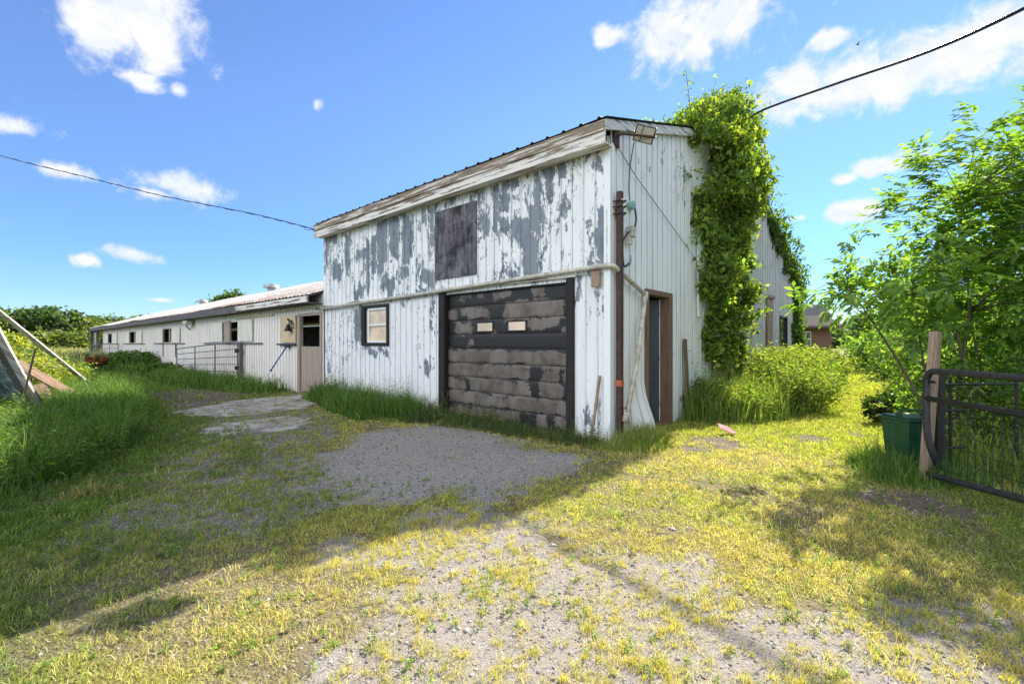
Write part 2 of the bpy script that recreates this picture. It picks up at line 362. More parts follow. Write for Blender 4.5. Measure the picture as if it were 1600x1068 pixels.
def zones(x, y):
    w = (fbm(x*1.6, y*1.6, 11)-.5)*1.3; w2 = (fbm(x*5, y*5, 13, 3)-.5)*.35; w = w+w2
    z = {}
    gr = sm(polysd(x, y, GRAV)+w*.9, -.5, .35)
    sp = sm(polysd(x, y, SPARSE)+w*1.1, -.35, .35)
    gR = sm(polysd(x, y, GRAVR)+w*.7, -.1, .2)
    pa = sm(polysd(x, y, PATH)+w, -.3, .35)
    di = sm(polysd(x, y, DIRT)+w, -.2, .3)
    ba = sm(polysd(x, y, BARE)+w*.5, -.05, .1)
    for cx, cy, r in ((4.4, 6.8, .28), (5.3, 7.0, .22), (3.6, 4.1, .3), (4.9, 8.6, .2)):
        ba = np.maximum(ba, sm(r-np.hypot(x-cx, y-cy)+w*.4, -.02, .1))
    sl = np.maximum(sm(polysd(x, y, SLAB1), -.02, .05), sm(polysd(x, y, SLAB2), -.02, .05))
    tu = fbm(x*3.1, y*3.1, 21, 4); t2 = fbm(x*1.1, y*1.1, 25, 3)
    dens = np.full(x.shape, 1.0)
    dry_ = 1-np.clip(sm(y+.25*x, 5.2, 7.5)*sm(x, .8, 2)+.0, 0, 1)
    dens *= 1-.62*dry_*sm(tu+.5*t2, .66, .86)
    dens *= 1-sp*(1-.18*sm(tu, .5, .7))
    dens *= 1-.85*gR*(1-.3*sm(tu, .52, .64))
    dens *= 1-.985*sm(gr*1.25+(.5-tu)*1.6, .35, .8)
    dens *= 1-.78*pa*(1-.9*sm(tu, .46, .6))
    dens *= 1-.9*di*(1-.6*sm(tu, .56, .66))
    dens *= 1-.93*ba
    z['dens'] = np.clip(dens, 0, 1)*(1-sl)
    z['ap'] = gr; z['gravel'] = np.clip(np.maximum.reduce([sm(gr, .05, .5), sp*.8, gR, .6*pa, .35*(1-dens)]), 0, 1); z['sp'] = sp*(1-gr); z['pa'] = pa
    z['dirt'] = np.clip(np.maximum.reduce([di, .5*pa*(1-gr), ba]), 0, 1)
    b = polysd(x, y, BANK)
    z['bank'] = sm(b+w, -1.6, .3)
    z['green'] = np.clip(np.maximum(1-sm(x+.35*y+w*1.2, -2.3, -1.1), .72*pa), 0, 1)       # lush on the left, dry in the middle
    z['lime'] = sm(y+.25*x+w*1.5, 5.6, 8.0)*sm(x, 1.0, 2.2)              # brighter lawn towards the back right
    z['shady'] = sm(x-.2*y+w*1.2, 2.2, 3.2)*sm(5.5-y, 0, 1.0)            # greener turf below the roadside tree
    return z
def axis(lo, hi, n, c, a):
    s0 = math.asinh((lo-c)/a); s1 = math.asinh((hi-c)/a); return c+a*np.sinh(np.linspace(s0, s1, n))
gx = axis(-700, 700, 620, 0, 3.2); gy = axis(-60, 900, 560, 3.4, 2.6)
X, Y = np.meshgrid(gx, gy); Z = gz(X, Y)*sm(400-np.hypot(X, Y), 0, 200)
far = sm(np.hypot(X, Y), 60, 120); Z = Z*(1-far)
Vg = np.stack([X.ravel(), Y.ravel(), Z.ravel()], 1); nx, ny = len(gx), len(gy)
I = (np.arange(ny-1)[:, None]*nx+np.arange(nx-1)[None]).ravel(); Fg = np.stack([I, I+1, I+1+nx, I+nx], 1)
zz = zones(X.ravel(), Y.ravel())
m_, t = newmat('yard_ground')
g = nd(t, 'ShaderNodeNewGeometry').outputs['Position']
at = lambda n: nd(t, 'ShaderNodeAttribute', attribute_name=n).outputs['Fac']
nA = noise(t, g, 3.5, 6, .6); nB = noise(t, g, 26, 5, .65); nC = noise(t, g, 110, 3, .6)
vo = nd(t, 'ShaderNodeTexVoronoi', {'Vector': g, 'Scale': 62.0, 'Randomness': 1.0}); vo2 = nd(t, 'ShaderNodeTexVoronoi', {'Vector': g, 'Scale': 130.0})
sv = nd(t, 'ShaderNodeSeparateColor', {0: vo.outputs['Color']}).outputs[0]; sv2 = nd(t, 'ShaderNodeSeparateColor', {0: vo2.outputs['Color']}).outputs[1]
soil = mixc(t, ss(t, nB, .3, .7), (.115, .09, .065), (.20, .165, .12))
turf = mixc(t, ss(t, nB, .35, .65), (.13, .115, .04), (.24, .21, .08))
turfg = mixc(t, ss(t, nB, .35, .65), (.035, .06, .014), (.10, .125, .035))
base = mixc(t, at('green'), turf, turfg)
base = mixc(t, mth(t, 'MULTIPLY', mth(t, 'SUBTRACT', 1.0, at('dens')), .9), base, soil)
stone = mixc(t, ss(t, sv, .1, .9), (.13, .125, .122), (.27, .255, .24)); stone = mixc(t, ss(t, sv2, .75, .95), stone, (.36, .34, .32))
stone = mixc(t, mth(t, 'MULTIPLY', ss(t, nB, .35, .6), mth(t, 'ADD', .15, mth(t, 'MULTIPLY', at('sp'), .75))), stone, (.255, .222, .185))
stone = mixc(t, mth(t, 'MULTIPLY', at('ap'), .6), stone, mixc(t, sv2, (.30, .27, .23), (.52, .47, .41)))
base = mixc(t, ss(t, mth(t, 'ADD', at('gravel'), mth(t, 'MULTIPLY', mth(t, 'SUBTRACT', nB, .5), .6)), .35, .62), base, stone)
dcol = mixc(t, ss(t, nB, .3, .7), (.10, .078, .06), (.20, .162, .13))
base = mixc(t, ss(t, mth(t, 'ADD', at('dirt'), mth(t, 'MULTIPLY', mth(t, 'SUBTRACT', nA, .5), .6)), .4, .75), base, dcol)
hh = mth(t, 'MULTIPLY', mth(t, 'MULTIPLY', vo.outputs['Distance'], -1.0), mth(t, 'SUBTRACT', 1.0, mth(t, 'MULTIPLY', at('sp'), .85))); hh = mth(t, 'ADD', hh, mth(t, 'MULTIPLY', nC, .7)); hh = mth(t, 'ADD', hh, nB)
finish(t, base, .95, 0, hh, .9, .012, .1)
go = raw('ground', Vg, Fg, m_, smooth=True, fl={k: zz[k] for k in ('dens', 'gravel', 'dirt', 'green', 'sp', 'ap')}); tag(go, kind='structure')

def slab(name, poly, top, label=None):
    out = []
    n = len(poly)
    for i in range(n):
        a = np.array(poly[i]); b = np.array(poly[(i+1) % n])
        for k in range(26):
            p = a+(b-a)*k/26; q = p+ (fbm(np.array([p[0]*3]), np.array([p[1]*3]), 4, 5)[0]-.5)*.6 + (vn(p[0]*23, p[1]*23, 5)-.5)*.07
            out.append((q[0], q[1]))
    zt = [float(gz(np.array([p[0]]), np.array([p[1]]))[0]) for p in out]; c = len(out)
    cz = float(np.mean(zt)); V = [(p[0], p[1], cz+top) for p in out]+[(p[0]*1.0, p[1], cz-.12) for p in out]
    Fs = [list(range(c))]+[[i, i+c, (i+1) % c+c, (i+1) % c] for i in range(c)]
    o = raw(name, V, Fs, M['concrete']); tag(o, kind='structure'); return o
slab('concrete_pad', SLAB1, .022); slab('concrete_pad', SLAB2, .018)

# ------------------------------------------------------------------ corrugated sheet with holes
def sheet(name, O, U, V, Nn, u0, u1, v0, top, openings, pitch, ribw, ribh, mat, parent, peel=None, dv=.08, warp=None, phase=0.0, thick=0, breaks=None):
    us = [u0, u1]; s = ribw*.35
    for k in range(int(math.floor(u0/pitch))-1, int(math.ceil(u1/pitch))+2):
        c = k*pitch+phase
        us += [c-ribw/2-s-.004, c-ribw/2-s, c-ribw/2, c+ribw/2, c+ribw/2+s, c+ribw/2+s+.004, c+pitch/2]
    vmax = max(top(u) for u in np.linspace(u0, u1, 60))
    vs = list(np.arange(v0, vmax+dv, dv))
    for a, b, c, d in openings: us += [a, b]; vs += [c, d]
    us = sorted(set(round(u, 5) for u in us if u0-1e-6 <= u <= u1+1e-6)); vs = sorted(set(round(v, 5) for v in vs if v <= vmax+dv and v >= v0-1e-6))
    us = np.array(us); vs = np.array(vs); tp = np.array([top(u) for u in us])
    UU, VV = np.meshgrid(us, vs); VC = np.minimum(VV, tp[None, :])
    ph = np.abs(((UU-phase+pitch/2) % pitch)-pitch/2)
    n = ribh*(1-sm(ph, ribw/2-.0005, ribw/2+s))
    n = n+(vn(UU*1.3, VC*.7, 31)-.5)*.012
    if warp is not None: n = n+warp(UU, VC)
    P = np.array(O)[None, None]+UU[..., None]*np.array(U)+VC[..., None]*np.array(V)+n[..., None]*np.array(Nn)
    nu, nv = len(us), len(vs); Fs = []
    for j in range(nv-1):
        for i in range(nu-1):
            if vs[j] >= tp[i]-1e-6 and vs[j] >= tp[i+1]-1e-6: continue
            cu = (us[i]+us[i+1])/2; cv = (vs[j]+vs[j+1])/2
            if any(a < cu < b and c < cv < d for a, b, c, d in openings): continue
            a = j*nu+i; Fs.append((a, a+1, a+1+nu, a+nu))
    seam_shade = ((np.abs(ph-(ribw/2+s)) < .0025) & (((UU-phase+pitch/2) % pitch) < pitch/2)).astype(float)*(1 if ribw < .045 else .3)  # one rib flank only: mask for the painted shadow line
    rid = np.floor((UU-phase+.001)/pitch); rr = _h(rid, rid*0, 9)
    pk = peel(UU, VC, rr) if peel else np.zeros(UU.shape)
    return raw(name, P.reshape(-1, 3), np.array(Fs), mat, parent, fl={'peel': pk.ravel(), 'seam_shade': seam_shade.ravel()}, fv={'wc': np.stack([UU, VC, rr*3], -1).reshape(-1, 3)})

PEEL = [(7.84,8.51,4.0,4.35),(8.31,8.48,3.41,4.01),(7.15,7.45,3.28,4.18),(7.61,8.09,3.02,3.55),(6.26,6.5,2.82,3.88),(6.03,6.26,3.02,3.99),(5.57,6.0,3.11,4.24),(5.12,5.53,3.33,4.23),(4.61,5.06,3.14,4.11),(5.23,5.78,2.53,2.92),(4.19,4.35,3.79,4.14),(3.89,4.09,3.4,4.16),(3.92,4.45,2.49,2.92),(3.29,3.52,4.06,4.32),(2.61,2.82,4.06,4.28),(2.38,2.57,3.26,3.8),(2.13,2.31,3.31,4.28),(1.89,2.11,3.67,4.2),(1.65,1.89,4.05,4.26),(1.86,2.11,3.29,3.61),(1.22,1.89,3.12,3.62),(1.22,1.39,3.09,4.24),(1.25,1.65,2.49,3.15),(1.93,2.15,2.55,2.74),(1.65,1.89,2.5,2.82),(.97,1.16,3.65,4.26),(.74,.94,3.84,4.28),(.51,.62,4.12,4.27),(.29,.39,4.08,4.25),(.11,.24,3.92,4.25),(.03,.24,2.55,3.36),(.26,.4,2.53,2.71),(.76,.94,3.29,3.49),(1.0,1.19,3.26,3.39),(6.71,7.07,1.5,2.35),(4.78,5.06,2.23,2.38),(4.14,4.4,2.26,2.43),(3.99,4.12,1.62,2.25),(5.59,6.64,1.18,1.35),(4.09,4.3,.79,1.17),(.29,.45,.04,.35),(.11,.21,2.02,2.27),(.48,.54,2.04,2.42),(6.5,6.93,3.36,3.64),(6.57,7.0,2.47,2.81),(4.78,5.12,2.82,3.06)]
def rects(U_, V_, L, f, inn=.62):
    k = np.full(U_.shape, -1.0)
    for a, b, c, d in L:
        e = np.minimum(np.minimum(U_-a, b-U_)/f, np.minimum(V_-c, d-V_)/f)
        k = np.maximum(k, np.clip(e, -1, 1))
    return k
def peel_front(U_, V_, r):
    U0, V0 = U_, V_; wr = np.floor((U_-.02)/.205); U_ = U_+.07*(vn(U_*4, V_*5, 33)-.5); V_ = V_+.30*(vn(wr*1.7, V_*1.2, 35)-.5)+.10*(vn(U_*9, V_*7, 36)-.5)
    k = rects(U_, V_, PEEL, .11); halo = rects(U_, V_, PEEL, .40)
    base = .15+.18*(fbm(U_*.8, V_*.8, 41)-.35)+.10*(r-.5)
    base = base+.16*sm(U_, 6.2, 7.2)*sm(2.4-V_, 0, .3)+.10*sm(V_, 2.4, 2.5)
    base = base+.17*sm(halo, -.9, .1)*(.5+1.0*fbm(U0*3, V0*3, 39))
    return np.where(k > -.99, np.maximum(base, .44+.62*k), base)
def peel_gable(U_, V_, r):
    k = rects(U_, V_, [(1.6, 2.1, 4.5, 5.0), (2.2, 3.1, 3.9, 5.1), (1.0, 1.5, 4.1, 4.7), (.95, 1.15, .1, .8), (2.28, 2.36, 1.0, 1.7), (.3, .42, .5, .8), (.3, .5, .05, .25)], .25)
    base = .03+.12*(r-.5)+.06*fbm(U_, V_, 44)
    return np.where(k > -.99, np.maximum(base, .24+.16*k), base)

Z3 = (0, 0, 1); nF = tuple(-uR); nG = tuple(-uL)
RZ = 6.55     # ridge height
def roofz(d): return 4.56+.313*(d+.25) if d < 6.1 else RZ-.335*(d-6.1)
barn = root('barn', (C0.x, C0.y, 0), 'two storey white metal barn with flaking paint and black garage door', 'barn')
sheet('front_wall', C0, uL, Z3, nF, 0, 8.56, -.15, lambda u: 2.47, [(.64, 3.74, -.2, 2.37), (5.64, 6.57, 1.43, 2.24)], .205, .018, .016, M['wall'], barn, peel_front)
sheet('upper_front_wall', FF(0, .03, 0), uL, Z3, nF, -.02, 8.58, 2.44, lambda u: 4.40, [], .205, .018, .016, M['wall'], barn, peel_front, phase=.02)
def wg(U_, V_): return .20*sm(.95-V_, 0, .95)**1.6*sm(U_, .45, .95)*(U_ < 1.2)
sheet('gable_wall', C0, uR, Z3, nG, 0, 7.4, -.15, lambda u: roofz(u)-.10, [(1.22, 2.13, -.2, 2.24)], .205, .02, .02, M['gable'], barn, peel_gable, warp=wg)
def peel_rear(U_, V_, r): return .16+.2*(r-.5)+.22*(fbm(U_*.6, V_*.35, 47)-.4)
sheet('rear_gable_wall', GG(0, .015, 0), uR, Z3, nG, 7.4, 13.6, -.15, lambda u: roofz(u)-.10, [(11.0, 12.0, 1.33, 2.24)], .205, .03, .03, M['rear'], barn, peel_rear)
mb = MB(); mb.fb(FF, 0, 8.56, -13.6, -13.5, -.1, 4.0); mb.fb(FF, 8.44, 8.52, -13.5, -.06, -.1, 4.4)
P = [FF(8.44, -13.4, 4.3), FF(8.44, -.1, 4.3), FF(8.44, -6.35, roofz(6.35)-.12)]; Q = [p+uL*.08 for p in P]
mb.add(P+Q, [[0, 1, 2], [3, 5, 4], [0, 2, 5, 3], [2, 1, 4, 5], [1, 0, 3, 4]]); mb.build('back_wall', M['stable'], barn)
mb = MB(); mb.fb(FF, .12, 8.4, -13.4, -.12, -.05, -.0); mb.build('barn_floor', M['inner'], barn)
# roof: deck boards and ribbed sheets on both slopes
mb = MB()
for d0, d1 in ((-.24, 6.1), (6.1, 13.75)):
    p = [GG(d0, .06, roofz(d0)-.07), GG(d0, -8.62, roofz(d0)-.07), GG(d1, -8.62, roofz(d1)-.07), GG(d1, .06, roofz(d1)-.07)]
    mb.box8(p+[v+Vector((0, 0, .045)) for v in p])
mb.build('roof_deck', M['fascia_b'], barn)
for d0, d1, sgn in ((-.30, 6.1, 1), (13.85, 6.1, -1)):
    a = GG(d0, 0, roofz(d0)); b = GG(d1, 0, roofz(d1)); V_ = (b-a).normalized(); Nn = V_.cross(uL); Nn = Nn if Nn.z > 0 else -Nn
    sheet('roof_sheet', a, uL, V_, Nn, -.12, 8.64, 0, lambda u, L=(b-a).length: L, [], .30, .04, .022, M['roof'], barn, dv=.5)
mb = MB(); mb.fb(FF, -.07, 8.62, .27, .295, 4.37, 4.52); mb.build('upper_fascia', M['fascia_b'], barn)
mb = MB(); mb.fb(FF, -.07, 8.62, .235, .268, 4.20, 4.42, 0, .004); mb.build('fascia', M['fascia_w'], barn)
mb = MB(); mb.fb(FF, -.06, 8.6, .045, .234, 4.215, 4.24); mb.build('soffit', M['fascia_w'], barn)
mb = MB()
for d0, d1, n_ in ((-.26, 3.0, 0), (3.0, 6.12, 0), (6.12, 13.8, 0)):
    p = []
    for n in (.035, .085):
        p += [GG(d0, n, roofz(d0)-.17), GG(d1, n, roofz(d1)-.17), GG(d1, n, roofz(d1)-.025), GG(d0, n, roofz(d0)-.025)]
    mb.box8([p[0], p[1], p[5], p[4], p[3], p[2], p[6], p[7]])
mb.build('rake_board', M['trimw'], barn)
mb = MB(); mb.fb(GG, -.012, .09, .022, .034, -.1, 4.30); mb.fb(FF, -.034, .07, .034, .048, -.1, 4.24); mb.build('corner_trim', M['gable'], barn)
mb = MB(); mb.fb(FF, 4.0, 8.58, .02, .05, 2.40, 2.445); mb.build('drip_ledge', M['fascia_w'], barn)
mb = MB(); mb.fb(FF, 7.25, 8.9, .052, .10, 2.335, 2.365); mb.build('track_rail', M['blkmetal'], barn)

# garage door (sectional, recessed) with frame and two panes
BAREL = [(2.96,3.32,2.23,2.36),(2.61,2.83,2.26,2.36),(1.94,2.42,2.21,2.37),(1.2,1.52,2.19,2.36),(3.34,3.8,1.86,2.08),(2.98,3.27,1.98,2.1),(2.43,3.02,1.86,2.09),(.85,2.13,1.84,2.15),(3.65,3.8,1.64,1.84),(2.93,3.44,1.6,1.83),(2.29,2.45,1.59,1.72),(2.09,2.15,1.64,1.8),(.9,1.63,1.66,1.85),(.75,.86,1.59,1.69),(3.6,3.82,1.34,1.56),(2.88,3.07,1.34,1.48),(.76,3.8,1.1,1.29),(1.56,3.8,.82,1.01),(.96,1.32,.81,.98),(.76,.85,.86,.96),(3.14,3.78,.55,.72),(1.49,3.02,.55,.74),(.84,1.32,.56,.74),(.76,3.6,.33,.47),(1.78,3.53,.09,.21),(1.16,1.37,.13,.27),(.76,1.04,.1,.26)]
BAREL = [(a, b, c-.045, d+.02) if d < 1.35 else (a, b, c-.02, d+.01) for a, b, c, d in BAREL]
us = np.arange(.64, 3.745, .03); vs = []
for k in range(11):
    z0 = -.27+.265*k
    vs += [z0, z0+.008, z0+.016, z0+.07, z0+.13, z0+.19, z0+.249, z0+.257]
vs = np.array([v for v in vs if v < 2.40]); UU, VV = np.meshgrid(us, vs)
fr = ((VV+.27) % .265); groove = -.008*(1-sm(np.minimum(fr, .265-fr), .003, .012))
nn = -.07+groove+.004*(vn(UU*.8, VV*1.2, 3)-.5)
Pd = np.array(C0)+UU[..., None]*np.array(uL)+VV[..., None]*np.array(Z3)+nn[..., None]*np.array(nF)
nu, nv = len(us), len(vs); I = (np.arange(nv-1)[:, None]*nu+np.arange(nu-1)[None]).ravel()
kk = rects(UU+.10*(vn(UU*4, VV*9, 5)-.5), VV+.07*(vn(UU*5, VV*6, 6)-.5), BAREL, .06); pk = np.where(kk > -.99, .38+.42*kk, .05)+.12*sm(1.3-VV, 0, .2)
pk = pk-.6*(np.minimum(fr, .265-fr) < .004)
gd = raw('garage_door', Pd.reshape(-1, 3), np.stack([I, I+1, I+1+nu, I+nu], 1), M['doorblk'], barn, fl={'peel': pk.ravel()}, fv={'wc': np.stack([UU, VV, np.floor((VV+.27)/.265)*7.3], -1).reshape(-1, 3)})
for a, b in ((2.37, 2.80), (1.60, 2.03)):
    mb = MB(); mb.fb(FF, a, b, -.078, -.052, 1.615, 1.815, 0, .008); rimo = mb.build('pane_surround', M['blkmetal'], gd)
    mb = MB(); mb.fb(FF, a+.028, b-.028, -.053, -.0495, 1.643, 1.787); mb.build('pane', M['pane'], gd)
mb = MB(); mb.fb(FF, 3.60, 3.78, -.062, .055, -.12, 2.42, 0, .008); mb.fb(FF, .60, .735, -.062, .05, -.12, 2.42, 0, .008)
mb.fb(FF, .736, 3.599, -.062, -.03, 2.345, 2.40); mb.build('garage_door_frame', M['blackwood'], barn)
mb = MB(); mb.fb(FF, .55, 3.95, .02, .062, 2.425, 2.47, 0, .004); mb.build('lintel_trim', M['fascia_w'], barn)
# small window
wi = MB(); wi.fb(FF, 5.53, 5.61, -.02, .05, 1.36, 2.31, 0, .005); wi.fb(FF, 6.52, 6.66, -.02, .05, 1.36, 2.31, 0, .005)
wi.fb(FF, 5.611, 6.519, -.02, .047, 2.245, 2.31, 0, .005); wi.fb(FF, 5.611, 6.519, -.02, .047, 1.36, 1.43, 0, .005)
win = wi.build('window', M['blackwood'], barn)
mb = MB()
for a, b, c, d in ((5.611, 5.66, 1.431, 2.244), (6.37, 6.42, 1.431, 2.244), (5.661, 6.369, 2.19, 2.244), (5.661, 6.369, 1.431, 1.48), (5.661, 6.369, 1.82, 1.87)): mb.fb(FF, a, b, -.035, .015, c, d, 0, .004)
mb.fb(FF, 6.421, 6.519, -.05, -.02, 1.431, 2.244)
mb.build('sash', M['white'], win)
mb = MB(); mb.fb(FF, 5.655, 6.375, -.03, -.022, 1.47, 2.2); mb.build('pane', M['pane'], win)
# boarded opening above the garage door
mb = MB(); mb.fb(FF, 2.69, 3.86, .052, .066, 2.68, 4.02); mb.build('plywood_sheet', M['ply'], barn)
# side door, ajar
mb = MB(); mb.fb(GG, 1.13, 1.215, -.12, .045, 0, 2.31, 0, .006); mb.fb(GG, 2.05, 2.19, -.14, .045, -.05, 2.31, 0, .006); mb.fb(GG, 1.216, 2.049, -.12, .043, 2.22, 2.31, 0, .006)
mb.fb(GG, 1.99, 2.049, -.14, .0, .0, 2.219)
mb.fb(GG, 1.15, 2.15, -.16, .06, -.06, .04, 0, .01)
df = mb.build('side_door', M['brownwood'], barn)
a0 = R(58); hx, hn = 1.975, -.12
def DL(x, y, z): return GG(hx-x*math.cos(a0)-y*math.sin(a0), hn-x*math.sin(a0)+y*math.cos(a0), z)
mb = MB(); mb.fb(DL, 0, .80, -.022, .022, .05, 2.19, 0, .004)
for z0, z1 in ((.25, .95), (1.25, 2.0)): mb.fb(DL, .14, .66, .0225, .032, z0, z1, 0, .006)
dl = mb.build('door_leaf', M['bluegrey'], df)
mb = MB(); mb.fb(DL, -.012, .0, -.024, .024, .05, 2.19); mb.build('door_edge', M['white'], df)
mb = MB(); mb.fb(DL, .70, .77, .024, .04, .98, 1.25); mb.tube([DL(.73, .04, 1.1), DL(.73, .09, 1.1), DL(.65, .09, 1.1)], .011, 8); mb.build('door_handle', M['steel'], df)
for z in (.35, 1.15, 1.95): mb = MB(); mb.fb(GG, 1.955, 1.99, -.115, -.10, z-.05, z+.05); mb.build('hinge', M['steel'], df)
# white batten on the gable
mb = MB(); mb.fb(GG, 3.45, 3.60, .025, .06, 1.95, 4.55, 0, .005); mb.build('white_batten', M['white'], barn)
# rusty door and window towards the back
mb = MB(); mb.fb(GG, 9.1, 9.22, .05, .10, 0, 2.75, 0, .01); mb.fb(GG, 9.66, 9.77, .05, .10, 0, 2.75, 0, .01); mb.fb(GG, 9.0, 9.9, .05, .12, 2.751, 2.85, 0, .01); mb.fb(GG, 9.221, 9.659, .05, .07, 0, 2.75)
mb.build('rusty_sliding_door', M['rustdoor'], barn)
mb = MB(); mb.fb(GG, 10.9, 12.1, .0, .07, 1.24, 1.329, 0, .006); mb.fb(GG, 10.9, 12.1, .0, .07, 2.241, 2.32, 0, .006); mb.fb(GG, 10.92, 10.999, .0, .068, 1.33, 2.24); mb.fb(GG, 12.001, 12.08, .0, .068, 1.33, 2.24)
rw = mb.build('rear_window', M['blackwood'], barn); mb = MB(); mb.fb(GG, 11.0, 12.0, .0, .01, 1.33, 2.24); mb.build('pane', M['darkglass'], rw)

# ------------------------------------------------------------------ stable
stb = root('stable', tuple(FF(8.6, 0, 0)), 'long low cream stable with shuttered windows and pale rusty roof', 'stable')
SO = [(8.78, 10.0, -.2, 2.19), (15.11, 15.92, 1.50, 2.20), (16.57, 16.75, 1.48, 2.20), (24.4, 26.2, 1.46, 2.14), (33.05, 35.15, 1.44, 2.13), (41.8, 43.65, 1.43, 2.12)]
def peel_st(U_, V_, r):
    b = .06+.14*(r-.5)+.1*(fbm(U_*.5, V_, 51)-.4); b = b+.22*sm(V_, 2.05, 2.3)*sm(fbm(U_*.7, V_*2, 53), .45, .6)+.25*sm(.9-V_, 0, .8)*sm(U_, 13, 20)
    return b
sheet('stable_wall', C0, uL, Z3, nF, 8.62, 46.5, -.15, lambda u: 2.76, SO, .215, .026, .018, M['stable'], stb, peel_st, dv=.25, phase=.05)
mb = MB(); mb.fb(FF, 8.6, 46.5, -9.0, -8.9, -.1, 2.6); mb.fb(FF, 46.4, 46.5, -8.9, -.05, -.1, 2.6)
P = [FF(46.4, -8.9, 2.6), FF(46.4, 0, 2.6), FF(46.4, -4.5, 4.15)]; Q = [p+uL*.08 for p in P]
mb.add(P+Q, [[0, 1, 2], [3, 5, 4], [0, 2, 5, 3], [2, 1, 4, 5], [1, 0, 3, 4]]); mb.build('stable_back_wall', M['stable'], stb)
mb = MB(); mb.fb(FF, 8.7, 46.3, -8.8, -.1, -.04, .0); mb.build('stable_floor', M['inner'], stb)
def peel_sr(U_, V_, r):
    return .16+.24*sm(24-U_, 0, 12)+.25*(fbm(U_*.4, V_, 61)-.4)+.12*sm(1.5-V_, 0, 1.4)
def sroof(d): return 2.73+(d+.4)*.335
for d0, d1 in ((-.42, 4.5), (9.42, 4.5)):
    z0, z1 = sroof(-.42), sroof(4.5); a = FF(0, -d0, z0); b = FF(0, -d1, z1); V_ = (b-a).normalized(); Nn = V_.cross(uL); Nn = Nn if Nn.z > 0 else -Nn
    sheet('stable_roof', a, uL, V_, Nn, 8.66, 50.5, 0, lambda u, L=(b-a).length: L, [], .25, .05, .03, M['stroof'], stb, peel_sr, dv=.3, warp=lambda U_, V_: .05*(vn(U_*.35, V_*.4, 71)-.5))
    p = [FF(8.66, -d0, z0-.07), FF(50.4, -d0, z0-.07), FF(50.4, -d1, z1-.07), FF(8.66, -d1, z1-.07)]
    mb = MB(); mb.box8(p+[v+Vector((0, 0, .03)) for v in p]); mb.build('roof_boards', M['fascia_g'], stb)
mb = MB(); mb.fb(FF, 13.9, 50.4, .39, .42, 2.46, 2.70, 0, .004); mb.build('fascia', M['fascia_g'], stb)
mb = MB(); mb.fb(FF, 8.65, 14.0, .425, .47, 2.50, 2.66, 0, .006); mb.build('white_fascia', M['fascia_w'], stb)
mb = MB(); mb.fb(FF, 8.62, 46.5, .03, .389, 2.48, 2.50); mb.fb(FF, 8.65, 13.899, .389, .424, 2.48, 2.68); mb.build('soffit', M['fascia_g'], stb)
for u in (46.8, 48.4, 50.3): mb = MB(); mb.fb(FF, u, u+.14, .2, .34, -.1, 2.5); mb.build('lean_to_post', M['fascia_g'], stb)
mb = MB(); mb.fb(FF, 46.8, 50.3, -3, -2.9, -.1, 2.5); mb.build('lean_to_back', M['fascia_g'], stb)
mb = MB(); mb.fb(FF, 47.2, 47.45, .36, .40, .6, 2.3); mb.build('lean_to_shutter', M['white'], stb)
# windows with sliding shutters
def shut(a, b, z0, z1, mat=None, nm='shutter', n=.035):
    mb = MB(); mb.fb(FF, a, b, n, n+.022, z0, z1, 0, .004); return mb.build(nm, mat or M['cream'], stb)
M['shutw'] = m_simple('pale_shutter', (.74, .68, .58), .6, 0, .15, 3)
for a, b, z0, z1, L, Rr in ((24.4, 26.2, 1.46, 2.14, 27.4, 22.9), (33.05, 35.15, 1.44, 2.13, 36.5, 31.4), (41.8, 43.65, 1.43, 2.12, 45.2, 39.8)):
    mb = MB(); mb.fb(FF, a-.08, a, -.03, .03, z0, z1); mb.fb(FF, b, b+.08, -.03, .03, z0, z1); mb.fb(FF, a-.08, b+.08, -.03, .032, z1, z1+.04)
    w = mb.build('window', M['ddoor'], stb)
    mb = MB(); mb.fb(FF, (a+b)/2-.14, (a+b)/2+.14, -.10, -.06, z0-.02, z1+.02); mb.build('window_post', M['ddoor'], w)
    mb = MB(); mb.fb(FF, Rr-.8, L+.8, .03, .08, z0-.065, z0-.03); mb.build('window_sill', M['fascia_g'], w)
    shut(b+.02, L, z0-.02, z1+.03, M['shutw']); shut(Rr, a-.02, z0-.02, z1+.05, M['shutw'])
shut(16.76, 18.3, 1.47, 2.24, M['shutw']); shut(13.65, 15.05, 1.49, 2.26, M['shutw'])
mb = MB(); mb.fb(FF, 15.93, 16.56, .03, .045, 1.46, 2.26); mb.build('centre_board', M['ddoor'], stb)
mb = MB(); mb.fb(FF, 12.8, 19.1, .03, .075, 1.40, 1.44); mb.build('window_sill', M['fascia_g'], stb)
for q in ((11.9, 15.3, .03, .07, 2.30, 2.345), (9.0, 11.9, .03, .06, 2.375, 2.41)): mb = MB(); mb.fb(FF, *q); mb.build('shutter_rail', M['cream'], stb)
for u in (26.1, 23.6): mb = MB(); mb.fb(FF, u, u+.08, .03, .06, .75, 1.375); mb.build('shutter_prop', M['fascia_g'], stb)
shut(10.27, 11.30, 1.44, 2.24, M['cream'], 'bell_shutter')
mb = MB(); mb.fb(FF, 10.2, 11.46, .03, .12, 1.36, 1.41, 0, .004); mb.build('shutter_sill', M['blkmetal'], stb)
